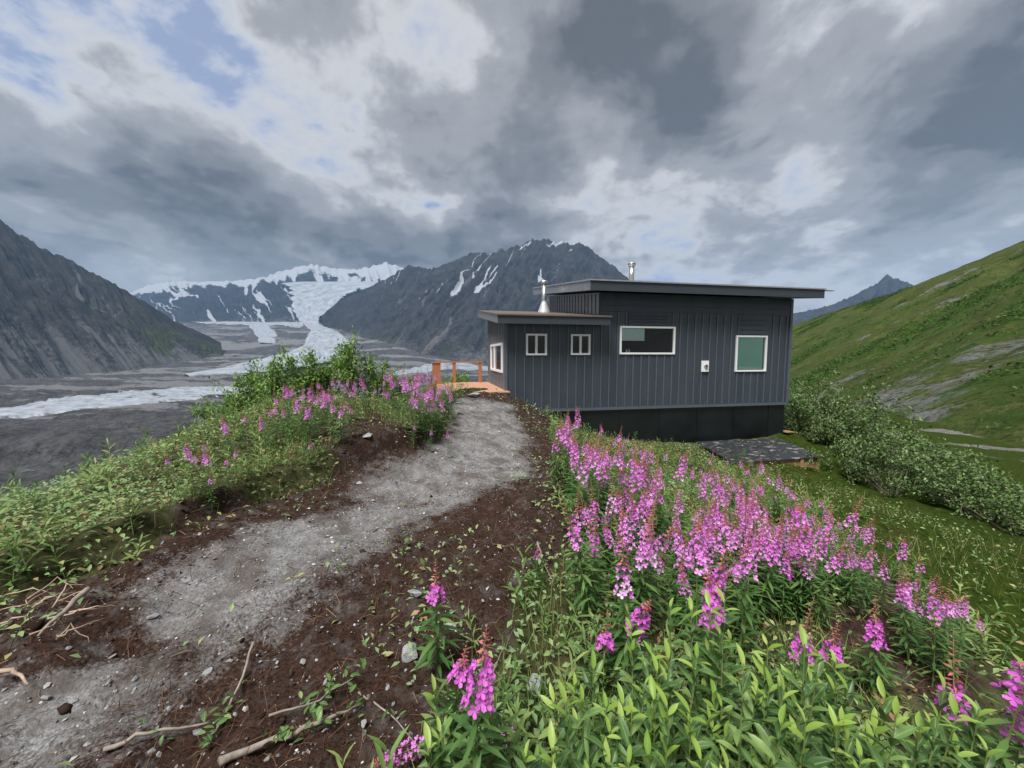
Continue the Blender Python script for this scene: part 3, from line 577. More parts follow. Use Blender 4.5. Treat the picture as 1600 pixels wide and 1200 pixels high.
rock(712, 1180, 60, 1, 'large grey rock at the bottom edge of the picture'); rock(240, 970, 18, 1, 'pale angular stone on the left half of the path')
rock(325, 1052, 20, 0, 'rounded stone alone in the middle of the near path'); rock(575, 688, 26, 4, 'flat grey stone on the bare soil of the left bank', sx=1.5)
rock(688, 1190, 30, 3, 'small dark rock touching the large rock at the bottom edge')
for px, py, wv, lb in ((742, 622, 34, 'long flat flagstone at the front edge of the deck'), (778, 611, 22, 'pale flat flagstone against the cabin corner'), (716, 632, 16, 'grey block stone at the left corner of the deck'), (718, 648, 18, 'grey block stone below the deck corner at path edge')):
    rock(px, py, wv, 4, lb, name='flagstone', sx=1.3)
rs = np.random.RandomState(5)
for k in range(70):
    px, py = rs.uniform(0, 860), rs.uniform(660, 1195); h = hit(px, py)
    if h is None: continue
    s = sdf(np.array([h[0]]), np.array([h[1]]), SOIL)[0]
    if s < .05: continue
    r = rs.uniform(.008, .02)*(1+.1*h[1])
    tag(obj('stone', RK[rs.randint(5)], None, (h[0], h[1], h[2]+r*.2), tuple(rs.uniform(0, 6, 3)*(.1, .1, 1)), (r*rs.uniform(1, 1.5), r, r)), 'small grey stone lying loose on the gravel path', 'stone', 'small stones on the path')
def area_points(n, x0, x1, y0, y1, seed, bias=1.6):
    r = np.random.RandomState(seed); u = r.rand(n)**bias; return x0+(x1-x0)*r.rand(n), y0+(y1-y0)*u
ico_v = np.array([(0,0,1),(.9,0,.2),(.2,.85,.2),(-.75,.5,.15),(-.7,-.55,.2),(.25,-.85,.15),(0,0,-.6)]); ico_f = np.array([(0,1,2),(0,2,3),(0,3,4),(0,4,5),(0,5,1),(6,2,1),(6,3,2),(6,4,3),(6,5,4),(6,1,5)])
x, y = area_points(60000, -6, 2.2, .8, 11, 3, 1.9); gm, sm, _, s1 = masks(x, y); k = (np.random.rand(len(x)) < np.maximum(gm*.8, sm*.3)); x, y = x[k], y[k]
n = len(x); sz = np.random.lognormal(-5.45, .5, n)*(1+.06*y)
tag(obj('gravel', scatter('gravel', ico_v, ico_f, np.c_[x, y, ground_z(x, y)], rotm(np.random.rand(n)*.6, np.random.rand(n)*.6, np.random.rand(n)*6.3), np.c_[sz*1.2, sz, sz*.75], M['pebble'], smooth=False)), 'loose grey gravel strewn over the path', 'gravel', kind='stuff')

x, y = area_points(16000, -6, 5, .8, 9, 33, 1.7); gm, sm, _, _ = masks(x, y); k = np.random.rand(len(x)) < sm*(1-gm)*(.25+.9*vnoise(x*2.2, y*2.2, 91)); x, y = x[k], y[k]; n = len(x); sz = np.random.lognormal(-4.9, .55, n)
M['clod'] = leafmat('soil_clod', [(0, (.020, .012, .009)), (.7, (.055, .034, .026)), (1, (.12, .10, .09))], .95, 0)
tag(obj('soil_clods', scatter('soil_clods', ico_v, ico_f, np.c_[x, y, ground_z(x, y)], rotm(np.random.rand(n)*6, np.random.rand(n)*6, np.random.rand(n)*6.3), np.c_[sz*1.3, sz, sz*.8], M['clod'], smooth=True)), 'crumbled dark soil clods beside the path', 'soil', kind='stuff')
# ================================================================== vegetation
def leaf_shape(w, fold=.18, droop=.25, n=4):
    """lanceolate leaf of length 1 along +X"""
    V = []; Fc = []
    for i in range(n+1):
        t = i/n; hw = w*math.sin(pi*min(t*.92+.04, 1))**.9*(1 if t < .98 else .1); z = -droop*t*t
        V += [(t, -hw, z+hw*fold*2), (t, 0, z), (t, hw, z+hw*fold*2)]
    for i in range(n):
        for j in (0, 1): a = i*3+j; Fc.append((a, a+3, a+4, a+1))
    return np.array(V), np.array(Fc)
def merge(parts):
    V = []; Fs = []; rn = []; b = 0
    for v, f, R, s, p, r in parts:
        v = (np.asarray(v)*s)@np.asarray(R).T+p; V.append(v); Fs.append(np.asarray(f)+b); rn.append(np.full(len(v), r)); b += len(v)
    return np.vstack(V), np.vstack(Fs), np.concatenate(rn)
FL = leaf_shape(.085, .15, .35, 3); WL = leaf_shape(.155, .25, .22, 5); SLF = leaf_shape(.26, .2, .2, 2)
pet = np.array([(0,0,0),(.55,-.36,.16),(1,-.22,.2),(1,.22,.2),(.55,.36,.16)]); 
fv = []; ff = []
for k in range(4):
    R = rotm(0, -.25, k*pi/2+.4)[0]; b = len(fv); fv += list(pet@R.T); ff += [(b, b+1, b+2, b+3), (b, b+3, b+4, b)]
FLOWER_V = np.array(fv); FLOWER_F = np.array([(a, b_, c, d) for a, b_, c, d in ff])
FLOWER_F = np.array([f if f[3] != f[0] else (f[0], f[1], f[2], f[2]) for f in FLOWER_F])
_tri = []
for f in FLOWER_F: _tri += [(f[0], f[1], f[2])]+([(f[0], f[2], f[3])] if f[2] != f[3] else [])
FLOWER_F = np.array(_tri)
BUD_V = np.array([(0,0,0),(.5,.16,0),(.5,-.08,.14),(.5,-.08,-.14),(1,0,0)]); BUD_F = np.array([(0,1,2),(0,2,3),(0,3,1),(4,2,1),(4,3,2),(4,1,3)])
flower_me = mesh('flower', FLOWER_V*.022, FLOWER_F, M['petal'], {'rnd': np.zeros(len(FLOWER_V))}); fleaf_me = mesh('leaf', FL[0]*.11, FL[1], M['fwleaf'], {'rnd': np.zeros(len(FL[0]))}, True)
ORD = 'first second third fourth fifth sixth seventh eighth ninth tenth eleventh twelfth thirteenth fourteenth fifteenth sixteenth seventeenth eighteenth nineteenth twentieth'.split()
ORD += ['twenty-'+o for o in ORD[:9]]+['thirtieth']+['thirty-'+o for o in ORD[:9]]
def ordinal(objs):
    for k, o in enumerate(objs): o['label'] = o['label']+', '+ORD[k]+' from the left'
def fireweed_spec(seed, h=1.0):
    r = np.random.RandomState(seed); lean = r.normal(0, .05, 2)
    st = lambda t: np.array([lean[0]*t*t*h, lean[1]*t*t*h, t*h])
    fl0 = r.uniform(.52, .72); fl1 = fl0+r.uniform(.10, .25); leaves = []; flowers = []; buds = []
    n = 44
    for i in range(n):
        t = .10+(fl0-.10)*i/n; leaves.append((st(t), i*2.4+r.normal(0, .2), -.35+r.normal(0, .18), (.75+.4*math.sin(pi*min(1, t/fl0)))*r.uniform(.8, 1.15)))
    n = int(36*(fl1-fl0)/.22)
    for i in range(n):
        q = i/n; t = fl0+(fl1-fl0)*q; az = i*2.4+r.normal(0, .3); rad = .037*(1-.4*q)*r.uniform(.8, 1.2)
        flowers.append((st(t)+np.array([cos(az)*rad, sin(az)*rad, .004]), az, r.uniform(.3, 1.1), r.uniform(.85, 1.2)*(1-.25*q)))
    n = 26
    for i in range(n):
        q = i/n; t = fl1+(1-fl1)*q*.96; buds.append((st(t), i*2.4, -.35+1.1*q, .034*(1-.75*q)*r.uniform(.8, 1.2)))
    return st, leaves, flowers, buds, fl0
def fw_stem(st, n=7): return MB().tube([st(i/(n-1)) for i in range(n)], [.0045*(1-.72*i/(n-1)) for i in range(n)], 5)
FW = []; FWA = []
for sd in range(14):
    st, lv, flw, bd, f0 = fireweed_spec(sd+10); r = np.random.RandomState(sd)
    a = merge([(FL[0], FL[1], rotm(r.normal(0, .2), p, az)[0], .105*s, o, r.rand()) for o, az, p, s in lv])
    b = merge([(FLOWER_V, FLOWER_F, (rotm(0, 0, az)[0]@rotm(0, pi/2-tl*.6, 0)[0]), (.018*s), o, min(.99, max(0, .9-1.1*(o[2]-f0)/.22+r.normal(0, .3)))) for o, az, tl, s in flw])
    c = merge([(BUD_V, BUD_F, rotm(0, -p, az)[0], s, o, 0) for o, az, p, s in bd])
    sm_ = fw_stem(st); tri = lambda f: np.array([t for q in f for t in ([q] if len(q) == 3 else [(q[0], q[k], q[k+1]) for k in range(1, len(q)-1)])])
    FWA.append([(np.array(sm_.v), tri(sm_.f), 0), (a[0], tri(a[1]), 1), (b[0], tri(b[1]), 2), (c[0], tri(c[1]), 3)])
    FW.append((fw_stem(st).mesh('stem', M['stem']), mesh('foliage', a[0], a[1], M['fwleaf'], {'rnd': a[2]}, True), mesh('flower_spike', b[0], b[1], M['petal'], {'rnd': b[2]}), mesh('bud_tip', c[0], c[1], M['bud'])))
def fireweed(pos, h, label, group=None, var=None, tilt=(0, 0)):
    e = tag(obj('fireweed', None, None, (pos[0], pos[1], pos[2]-.01), (tilt[0], tilt[1], random.uniform(0, 6.28)), (h*1.18, h*1.18, h)), label, 'fireweed', group)
    for nm, me in zip(('stem', 'foliage', 'flower_spike', 'bud_tip'), FW[random.randrange(14) if var is None else var]):
        o = obj(nm, me, e)
        if nm in ('foliage', 'flower_spike', 'bud_tip'): o['kind'] = 'stuff'
    return e
def near_fireweed(px, py, h, label, tilt=(0, 0), seed=1, fat=1.0):
    """close plant: head centre seen at a pixel; every leaf and flower is its own part"""
    p = hit(px, py, h*.78, .8); st, lv, flw, bd, _ = fireweed_spec(seed, h); r = np.random.RandomState(seed)
    e = tag(obj('fireweed', None, None, (p[0], p[1], p[2]-.01), (tilt[0], tilt[1], r.uniform(0, 6.28)), (fat, fat, 1)), label, 'fireweed')
    fw_stem(st).build('stem', M['stem'], e)
    for o, az, pt, s in lv: obj('leaf', fleaf_me, e, o, (r.normal(0, .2), pt, az), (s, s, s))
    for o, az, tl, s in flw:
        x = obj('flower', flower_me, e, o, (0, pi/2-tl*.6, az), (s, s, s))
    c = merge([(BUD_V, BUD_F, rotm(0, -p_, az)[0], s, o, 0) for o, az, p_, s in bd]); b = obj('bud_tip', mesh('bud_tip', c[0], c[1], M['bud']), e); b['kind'] = 'stuff'
near_fireweed(682, 912, .62, 'short fireweed standing alone on dark soil beside the path', seed=21)
near_fireweed(738, 1040, .72, 'tallest foreground fireweed with long red bud tip beside the rocks', seed=22)
near_fireweed(692, 1062, .42, 'low magenta fireweed just left of the tallest foreground one', (.15, -.25), 23)
near_fireweed(1562, 1060, .98, 'big fireweed spike in the bottom right corner', seed=24, fat=1.3); near_fireweed(1518, 1065, .84, 'smaller fireweed left of the corner spike', (0, -.08), 25, 1.2)
near_fireweed(1592, 1130, .80, 'fireweed cut off by the right picture edge', seed=26)
near_fireweed(1125, 950, .85, 'tall fireweed rising in front of the bed above the willow leaves', seed=27); near_fireweed(1245, 975, .75, 'fireweed with pale lower flowers behind the willow leaves', seed=28)
near_fireweed(1370, 970, .62, 'fireweed standing alone against the bare brown soil', seed=29); near_fireweed(1292, 1003, .6, 'small fireweed left of the bare brown soil', seed=30)
near_fireweed(955, 920, .6, 'leaning fireweed at the path side of the bed', (.1, .45), 32); near_fireweed(945, 1012, .48, 'bent fireweed with curled red tip above the cut stems', (.1, .7), 33)
for lx, ly, a, sd, lb in ((830, 945, 2.9, 41, 'cut fireweed lying flat with pale green leaves on soil'), (870, 1090, -.7, 42, 'cut fireweed lying diagonally over the green leaves near the bottom edge'), (800, 1120, -.9, 43, 'cut fireweed with drooping flowers lying beside the large rock')):
    p = hit(lx, ly); e = fireweed(p+np.array([0, 0, .07]), .62, lb, None, sd % 8); e.rotation_euler = (radians(84), 0, a)
def scatter_heads(pg, n, seed, h0, h1, label, group):
    r = np.random.RandomState(seed); pg = np.array(pg, float); lo, hi = pg.min(0), pg.max(0); c = 0; tries = 0; made = []
    while c < n and tries < n*30:
        tries += 1; q = lo+(hi-lo)*r.rand(2)
        if sdf(np.array([q[0]]), np.array([q[1]]), pg)[0] < 0: continue
        h = r.uniform(h0, h1); p = hit(q[0], q[1], h*.77, 1.6, 14)
        if p is None: continue
        made.append((q[0], fireweed(p, h, label, group, None, (r.normal(0, .13), r.normal(0, .13))))); c += 1
    if n < 37: ordinal([o for _, o in sorted(made, key=lambda m: m[0])])
scatter_heads([(868,660),(885,640),(930,650),(960,672),(985,700),(960,720),(900,715),(866,690)], 40, 1, .7, 1.05, 'fireweed in the dense clump at the path edge before the cabin wall', 'fireweed clump beside the path')
scatter_heads([(925,720),(1000,690),(1060,720),(1010,800),(940,790)], 36, 2, .6, 1.0, 'fireweed in the middle of the bed below the black foundation', 'fireweed below the foundation')
scatter_heads([(905,795),(960,770),(1100,780),(1230,800),(1290,850),(1230,900),(1080,890),(960,865)], 56, 3, .55, 1.0, 'fireweed in the front rows of the magenta bed', 'fireweed in the front of the bed')
scatter_heads([(1060,715),(1110,695),(1200,730),(1280,780),(1310,830),(1240,840),(1110,800)], 48, 4, .55, .98, 'fireweed in the back of the bed near the timber box', 'fireweed near the timber box')
scatter_heads([(1270,775),(1345,820),(1420,860),(1500,930),(1580,990),(1500,985),(1390,905),(1270,870)], 32, 5, .4, .7, 'scattered fireweed along the slope right of the bed', 'fireweed scattered down the right slope')
scatter_heads([(600,585),(650,575),(690,590),(712,625),(690,640),(620,615)], 32, 6, .7, .9, 'fireweed in the dense clump left of the deck', 'fireweed clump left of the deck')
scatter_heads([(440,605),(520,590),(590,590),(590,630),(500,640),(440,630)], 25, 7, .55, .75, 'fireweed on the left bank in front of the green shrubs', 'fireweed before the left shrubs')
scatter_heads([(320,650),(420,625),(440,650),(360,670)], 6, 8, .5, .65, 'fireweed at the outer crest of the left bank', 'fireweed on the left crest')
scatter_heads([(190,715),(330,690),(330,735),(230,730)], 6, 9, .4, .5, 'small faded fireweed low on the left bank', 'faded fireweed low on the bank')
for px, py, lb in ((350,724,'bright fireweed alone on the left bank, lower of two'), (368,706,'bright fireweed alone on the left bank, upper of two'), (328,740,'dark magenta fireweed lowest on the left bank'), (483,690,'small leaning fireweed beside the bare soil of the bank'), (645,668,'fireweed at the bank corner above the path'), (672,672,'fireweed hanging over the path edge near the deck'), (700,682,'low fireweed at the very edge of the path')):
    h = .42; p = hit(px, py, h*.77, 1.6, 14); fireweed(p, h, lb)

def fireweed_drift(pg, n, seed, h0, h1):
    r = np.random.RandomState(seed); pg = np.array(pg, float); lo, hi = pg.min(0), pg.max(0); Vs, Fs, rn, mi, b, c = [], [], [], [], 0, 0
    while c < n:
        q = lo+(hi-lo)*r.rand(2)
        if sdf(np.array([q[0]]), np.array([q[1]]), pg)[0] < 0: continue
        h = r.uniform(h0, h1); p = hit(q[0], q[1], h*.77, 1.6, 14); R = rotm(r.normal(0, .09), r.normal(0, .09), r.rand()*6.3)[0]; c += 1
        for v, f, m in FWA[r.randint(len(FWA))]: Vs.append((v*h*(1.2, 1.2, 1))@R.T+p); Fs.append(f+b); b += len(v); rn.append(np.full(len(v), r.rand())); mi.append(np.full(len(f), m))
    return mesh('fireweed_drift', np.vstack(Vs), np.vstack(Fs), [M['stem'], M['fwleaf'], M['petal'], M['bud']], {'rnd': np.concatenate(rn)}, False, np.concatenate(mi))
tag(obj('fireweed_drift', fireweed_drift([(905,730),(1000,700),(1110,705),(1200,735),(1310,800),(1420,870),(1380,890),(1250,885),(1100,875),(930,840)], 120, 77, .45, .85)), 'lower fireweed filling the magenta bed between the taller spikes', 'fireweed', kind='stuff')
tag(obj('fireweed_drift', fireweed_drift([(590,590),(650,580),(700,600),(712,630),(680,640),(600,615),(470,640),(450,612)], 46, 78, .5, .8)), 'lower fireweed between the taller spikes left of the deck', 'fireweed', kind='stuff')
# --- foreground willow: each leaf its own part
wl_me = mesh('leaf', WL[0], WL[1], M['willow'], {'rnd': np.zeros(len(WL[0])), 'rib': np.tile([0, 1, 0], len(WL[0])//3)}, True)
wt_me = mesh('leaf', WL[0], WL[1], M['tip'], {'rnd': np.zeros(len(WL[0])), 'rib': np.tile([0, 1, 0], len(WL[0])//3)}, True)
def willow(px, py, h, label, ns, seed, spread=.22):
    r = np.random.RandomState(seed); p = hit(px, py, h, .75, 6)
    e = tag(obj('willow_shrub', None, None, (p[0], p[1], p[2]-.02)), label, 'shrub', 'leafy willows in the foreground'); nl = 0
    for k in range(ns):
        a = r.uniform(0, 6.28); d = spread*math.sqrt(r.rand()); hh = h*r.uniform(.5, 1.15); b0 = np.array([cos(a)*d*.6, sin(a)*d*.6, 0]); tip = np.array([cos(a)*d*1.5, sin(a)*d*1.5, hh])
        pts = [b0+(tip-b0)*t+np.array([0, 0, .0])+np.array([cos(a), sin(a), 0])*.04*math.sin(pi*t) for t in np.linspace(0, 1, 6)]
        MB().tube(pts, [.005*(1-.7*t) for t in np.linspace(0, 1, 6)], 5).build('stem', M['stem'], e)
        n = 20
        for i in range(n):
            if nl >= 296: break
            t = .25+.75*(i+.5)/n; q = np.array([np.interp(t, np.linspace(0, 1, 6), [pp[j] for pp in pts]) for j in range(3)])
            s = (.080 if t < .9 else .062)*r.uniform(.75, 1.2); obj('leaf', wt_me if t > .9 else wl_me, e, q, (r.normal(0, .35), -(.45+1.3*max(0, t-.5))+r.normal(0, .25), i*2.4+r.normal(0, .4)), (s, s, s)); nl += 1
spots = [(1000,1050,.62,'left end of the row, beside the cut stems'),(1075,1010,.72,'second from the left, below the tall fireweed'),(1160,1020,.72,'in the middle of the row'),(1245,1040,.68,'in the row below the pale fireweed'),(1320,1075,.62,'in the row below the bare soil'),(1400,1110,.55,'right end of the row, below the lone fireweed'),
 (940,1150,.42,'low at the bottom edge, left of the row'),(1050,1135,.5,'at the bottom edge, front left of the row'),(1180,1130,.52,'at the bottom edge, front middle of the row'),(1300,1150,.48,'at the bottom edge, front right of the row'),(1440,1170,.45,'at the bottom edge beside the corner fireweed'),(760,1165,.34,'small one at the foot of the tallest foreground fireweed')]
for i, (a, b, h, t) in enumerate(spots): willow(a, b, h, 'leafy green willow '+t, 14 if h > .4 else 7, 200+i)

# --- shrubs with joined foliage
def shrub_meshes(seed, n, leaf, mat, flat=.75):
    """unit shrub: branching wood and leaf clumps"""
    r = np.random.RandomState(seed); wood = MB(); pos = []
    for k in range(11):
        a = r.uniform(0, 6.28); el = r.uniform(.35, 1.35); L = r.uniform(.6, 1.0); tip = np.array([cos(a)*cos(el), sin(a)*cos(el), sin(el)*flat])*L
        mid = tip*.5+r.normal(0, .06, 3); wood.tube([(0, 0, -.05), mid, tip], [.022, .013, .004], 5)
        for j in range(5):
            t = r.uniform(.35, 1); b0 = mid*(1-t)+tip*t if t > .5 else mid; e = b0+r.normal(0, .17, 3)+np.array([0, 0, .1]); wood.tube([b0, e], [.008, .003], 4)
            m = n//55; cc = b0+(e-b0)*r.rand(m, 1)**.5; pos.append(cc+r.normal(0, .055, (m, 3)))
    pos = np.vstack(pos); pos[:, 2] = np.maximum(pos[:, 2], .0); k = len(pos)
    me = scatter('foliage', SLF[0], SLF[1], pos, rotm(r.normal(0, .5, k), r.normal(-.3, .5, k), r.rand(k)*6.3), leaf*r.uniform(.7, 1.2, k), mat)
    return wood.mesh('branches', M['twig']), me
GS = [shrub_meshes(300+i, 1900, .085, M['shrub'], .95) for i in range(3)]; WS = [shrub_meshes(320+i, 2300, .062, M['greyshrub'], .85) for i in range(3)]
def shrub(kind, pos, s, label, group, name='shrub', sz=1.0):
    e = tag(obj(name, None, None, tuple(pos), (0, 0, random.uniform(0, 6.28)), (s, s, s*sz)), label, 'shrub', group); wd, fo = random.choice(kind); obj('branches', wd, e); o = obj('foliage', fo, e); o['kind'] = 'stuff'
for i, (px, py, Y, s, lb) in enumerate([(345,650,7.2,.55,'low green shrub at the left end of the bank shrubs'),(390,620,7.6,.7,'bushy green shrub second from the left on the bank'),(425,600,8.0,.85,'upright green shrub against the pale river'),(470,600,8.2,.8,'bushy green shrub below the glacier bend'),(520,592,8.6,.8,'green shrub in the middle of the bank shrubs'),(552,580,9.0,.95,'tallest green shrub of the left bank'),(590,585,9.2,.75,'green shrub behind the fireweed clump'),(630,590,9.6,.6,'right most green shrub of the left bank')]):
    q = P(px, py, Y); z = gz(q[0], q[1]); shrub(GS, (q[0], q[1], z-.03), s*.98, lb, 'shrubs on the left bank', sz=random.uniform(1.1, 1.5))
r = np.random.RandomState(9)
for i in range(9):
    q = P(645+i*15, 590, r.uniform(17, 22)); shrub(GS, (q[0], q[1], gz(q[0], q[1])-.05), r.uniform(.6, .9), 'low green shrub seen through the deck railing', 'shrubs behind the deck')
for px, Y, s, lb in [(1240,17,1.9,'tall bright willow bush rising behind the far cabin corner'),(1275,16.5,1.8,'bright willow bush between the cabin corner and the gravel'),(1320,16,1.7,'bright willow bush at the back of the thicket'),(1262,14.5,1.3,'grey green willow bush touching the far cabin corner'),(1300,13.5,1.35,'grey green willow bush behind the timber box'),(1345,13,1.5,'tall grey green willow bush right of the timber box'),(1330,11.2,1.1,'dark willow bush low in front of the taller willows'),(1395,12.2,1.5,'large grey green willow bush in the middle of the thicket'),(1440,11.5,1.45,'willow bush with upright pale shoots against the gravel'),(1400,10.2,1.1,'willow bush with bare lower twigs above the moss'),(1480,10.6,1.3,'willow bush at the right of the thicket'),(1520,9.5,1.1,'willow bush in front of the grey gravel wash'),(1560,9.0,1.1,'willow bush near the right picture edge'),(1600,8.4,1.0,'willow bush cut by the right picture edge')]:
    q = ray(px, 700)*Y; shrub(WS, (q[0], q[1], gz(q[0], q[1])-.05), s*1.15, lb, 'willow thicket right of the cabin', 'willow_bush', random.uniform(.85, 1.35))

# --- ground cover, grass, root fibres
def veg_density(x, y):
    gm, sm, mo, _ = masks(x, y); return (1-np.maximum(gm, sm)), mo
hx, hy, hz = hloc(5, 2.8)[0], hloc(5, 2.8)[1], 0
def outside_cabin(x, y):
    dx, dy = x-HA[0], y-HA[1]; lx = dx*cos(ROT)+dy*sin(ROT); ly = -dx*sin(ROT)+dy*cos(ROT); return ~((lx > -2.1) & (lx < 10.1) & (ly > -.35) & (ly < 6))
x, y = area_points(150000, -8, 9, .8, 13, 12, 1.5); v, mo_ = veg_density(x, y); k = (np.random.rand(len(x)) < np.maximum(v*(1-.88*mo_)*(.35+.9*vnoise(x*1.3, y*1.3, 61)), .22*(1-mo_)*(1-masks(x, y)[0])*sstep(.35, .7, vnoise(x*2, y*2, 63)))) & outside_cabin(x, y); x, y = x[k], y[k]; n = len(x)
lift = np.random.rand(n)**1.5*.16
tag(obj('ground_cover', scatter('ground_cover', SLF[0], SLF[1], np.c_[x, y, ground_z(x, y)+lift], rotm(np.random.normal(0, .4, n), np.random.normal(-.25, .4, n), np.random.rand(n)*6.3), np.random.uniform(.022, .05, n)*(1+.05*y), M['herb'], np.clip(vnoise(x*.9, y*.9, 66)*.6+np.random.rand(n)*.4, 0, .99))), 'low leafy herbs covering the banks', 'ground cover', kind='stuff')
sp = []; r = np.random.RandomState(2)
for i in range(15): sp.append((FL[0], FL[1], rotm(r.normal(0, .2), -.5-.5*i/15+r.normal(0, .15), i*2.4)[0], .34*(1-.35*i/15), np.array([0, 0, .15+.8*i/15]), 0))
spv, spf, _ = merge(sp); stv = np.array([(-.012,0,0),(.012,0,0),(0,.012,0),(0,0,1)]); spf = np.vstack([spf, np.array([(0,1,3,3),(1,2,3,3),(2,0,3,3)])+len(spv)]); spv = np.vstack([spv, stv]); spf = np.vstack([spf[:, [0,1,2]], spf[:-3, [0,2,3]]])
x, y = area_points(5200, -7, 7, .9, 12, 22, 1.4); v, mo_ = veg_density(x, y); k = (np.random.rand(len(x)) < v*(1-.95*mo_)*sstep(.3, .65, vnoise(x*.9, y*.9, 64))) & outside_cabin(x, y); x, y = x[k], y[k]; n = len(x)
tag(obj('leafy_sprigs', scatter('leafy_sprigs', spv, spf, np.c_[x, y, ground_z(x, y)-.01], rotm(np.random.normal(0, .2, n), np.random.normal(0, .2, n), np.random.rand(n)*6.3), np.random.uniform(.14, .42, n), M['sprig'])), 'upright leafy green sprigs among the herbs', 'herbs', kind='stuff')
BL = np.array([(-.012,0,0),(.012,0,0),(.009,.10,.5),(-.009,.10,.5),(0,.34,.92)]); BLF = np.array([(0,1,2),(0,2,3),(3,2,4)])
x, y = area_points(90000, -8, 9, .8, 13, 14, 1.4); v, mo_ = veg_density(x, y); k = (np.random.rand(len(x)) < v*(1-.6*mo_)*sstep(.42, .7, vnoise(x*.8, y*.8, 71))) & outside_cabin(x, y); x, y = x[k], y[k]; n = len(x)
tag(obj('grass', scatter('grass', BL, BLF, np.c_[x, y, ground_z(x, y)-.01], rotm(np.random.normal(0, .3, n), np.random.normal(0, .3, n), np.random.rand(n)*6.3), np.random.uniform(.10, .28, n), M['grass'])), 'thin yellow green grass among the herbs', 'grass', kind='stuff')
x, y = area_points(110000, -6, 5, .8, 9, 16, 1.7); gm, sm, _, _ = masks(x, y); k = np.random.rand(len(x)) < sm*(1-.75*gm)*.8; x, y = x[k], y[k]; n = len(x)
FB = np.array([(0,-.012,0),(0,.012,0),(.5,.014,.16),(.5,-.010,.16),(1,.0,.02)]); FBF = np.array([(0,1,2),(0,2,3),(3,2,4)])
tag(obj('root_fibres', scatter('root_fibres', FB, FBF, np.c_[x, y, ground_z(x, y)], rotm(np.random.normal(0, .5, n), np.random.normal(0, .35, n), np.random.rand(n)*6.3), np.random.uniform(.02, .13, n), M['fibre'])), 'torn brown root fibres matted over the dug soil', 'roots', kind='stuff')
x, y = area_points(110000, 3, 26, 2.5, 22, 18, 1.3); v, mo_ = veg_density(x, y); k = (np.random.rand(len(x)) < v*mo_*sstep(.35, .65, vnoise(x*.7, y*.7, 81))) & outside_cabin(x, y); x, y = x[k], y[k]; n = len(x)
tag(obj('moss_tufts', scatter('moss_tufts', BL, BLF, np.c_[x, y, ground_z(x, y)+.01], rotm(np.random.normal(0, .5, n), np.random.normal(-.4, .4, n), np.random.rand(n)*6.3), np.random.uniform(.04, .12, n), M['moss'])), 'short mossy tufts on the right hand slope', 'moss', kind='stuff')

# --- cut branches and roots
def branch(pts, r0, label, leaves=0, mat='bark', name='cut_branch', seed=0, group=None):
    r = np.random.RandomState(seed); W3 = []
    for i, (px, py, up) in enumerate(pts): p = hit(px, py, up, .7, 8); W3.append(np.array([p[0], p[1], p[2]+up+r0]))
    o0 = W3[0].copy(); fine = []
    for i in range(len(W3)-1):
        for t in np.linspace(0, 1, 5)[:-1]: fine.append(W3[i]*(1-t)+W3[i+1]*t-o0+r.normal(0, .004, 3))
    fine.append(W3[-1]-o0); e = tag(obj(name, None, None, tuple(o0)), label, 'branch', group)
    MB().tube(fine, [r0*(1-.65*i/(len(fine)-1)) for i in range(len(fine))], 7).build('stick', M[mat], e, True)
    for k in range(leaves):
        q = fine[r.randint(len(fine)//3, len(fine))]+r.normal(0, .02, 3); s = r.uniform(.025, .045); obj('leaf', wl_me, e, q+np.array([0, 0, .015]), (r.normal(0, .4), r.normal(-.3, .4), r.uniform(0, 6.3)), (s, s*1.6, s))
branch([(395,1005,.06),(372,1080,.05),(335,1150,.03),(318,1172,.02)], .007, 'thin pale leafy branch lying upright across the near path', 26, seed=1)
branch([(165,1172,.01),(230,1150,.03),(330,1137,.03)], .010, 'pale stick with frayed orange end on the near path', 6, seed=2)
branch([(340,1199,.02),(430,1165,.03),(490,1145,.03),(560,1110,.02)], .016, 'thick grey branch at the bottom edge', 34, seed=3)
branch([(560,1085,.02),(610,1120,.02),(660,1180,.02)], .005, 'thin bare stem curving through soil near the bottom edge', 8, seed=4)
branch([(420,1130,.02),(500,1095,.05),(560,1060,.04)], .006, 'leafy twig above the thick grey branch', 30, seed=5)
branch([(840,850,.05),(848,880,.04),(866,920,.02)], .008, 'bent stick standing in soil at the edge of the bed', 0, seed=6)
branch([(138,930,.06),(100,965,.06),(60,1000,.02)], .016, 'broken grey root jutting from the left bank edge', 0, 'bark', 'root', 7)
branch([(0,1055,.03),(30,1062,.04),(45,1078,.02)], .011, 'pale cut root end beside the path at the left edge', 0, 'root', 'root', 8)
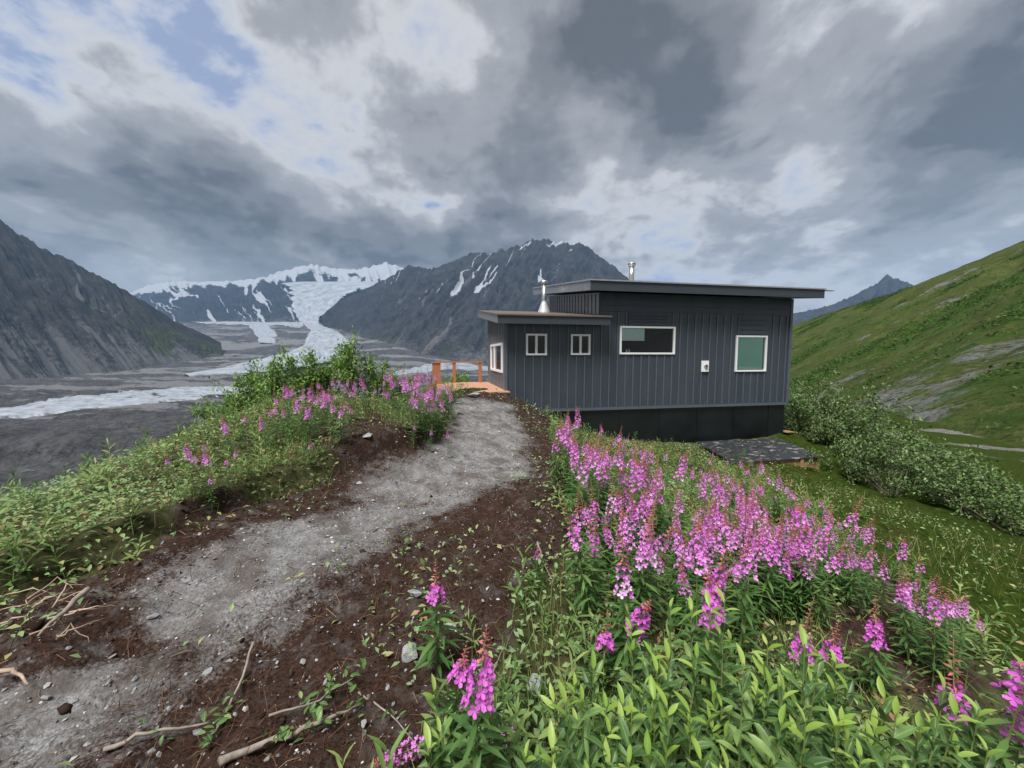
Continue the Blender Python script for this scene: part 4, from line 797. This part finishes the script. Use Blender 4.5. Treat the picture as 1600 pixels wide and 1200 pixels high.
for i in range(14):
    a, b = random.uniform(-20, 110), random.uniform(935, 1010); branch([(a, b, .04), (a+random.uniform(20, 50), b-random.uniform(5, 30), .07), (a+random.uniform(50, 90), b-random.uniform(-15, 45), .02)], random.uniform(.003, .006), 'thin bare root in the tangle at the left bank edge', 0, 'root', 'root', 20+i, 'tangled roots at the left bank edge')
ordinal(sorted([o for o in COL.objects if o.get('group') == 'tangled roots at the left bank edge'], key=lambda o: o.location.x/o.location.y))
ordinal(sorted([o for o in COL.objects if o.get('group') == 'shrubs behind the deck'], key=lambda o: o.location.x/o.location.y))
# --- shrub patches on the hillside
dg = bpy.context.evaluated_depsgraph_get(); hill = bpy.data.objects['hillside']; hv = np.zeros(len(hill.data.vertices)*3, np.float32); hill.data.vertices.foreach_get('co', hv); hv = hv.reshape(-1, 3)
gr_ = np.zeros(len(hv), np.float32); hill.data.attributes['green'].data.foreach_get('value', gr_)
r0_ = np.random.RandomState(8).rand(len(hv)); cand = np.where((gr_ > .5+.25*r0_) & (hv[:, 1] > 20) & (hv[:, 1] < 330))[0]; r = np.random.RandomState(4); pick = r.choice(cand, 26000)
base = hv[pick]+r.normal(0, .5, (26000, 3))*(1, 1, .2); rep = np.repeat(base, 4, 0); n = len(rep)
tag(obj('hillside_scrub', scatter('hillside_scrub', SLF[0], SLF[1], rep+r.normal(0, .35, (n, 3))*(1, 1, .5)+np.array([0, 0, .25]), rotm(r.normal(0, .5, n), r.normal(-.3, .4, n), r.rand(n)*6.3), r.uniform(.3, .75, n), M['scrub'])), 'low green scrub patches spread over the hillside', 'scrub', kind='stuff')

# ------------------------------------------------------------------ air
hm = bpy.data.materials.new('haze_air'); hm.use_nodes = True; hm.node_tree.nodes.clear(); q = N(hm.node_tree)
pv = q.n('ShaderNodeVolumePrincipled'); pv.inputs['Color'].default_value = (.36, .62, 1, 1); pv.inputs['Density'].default_value = 2.9e-5
q.n('ShaderNodeOutputMaterial', i_1=pv.outputs[0])
tag(MB().box(-17000, 17000, -600, 17000, -420, 3600).build('haze', hm), 'thin blue haze filling the valley air', 'haze', kind='stuff')
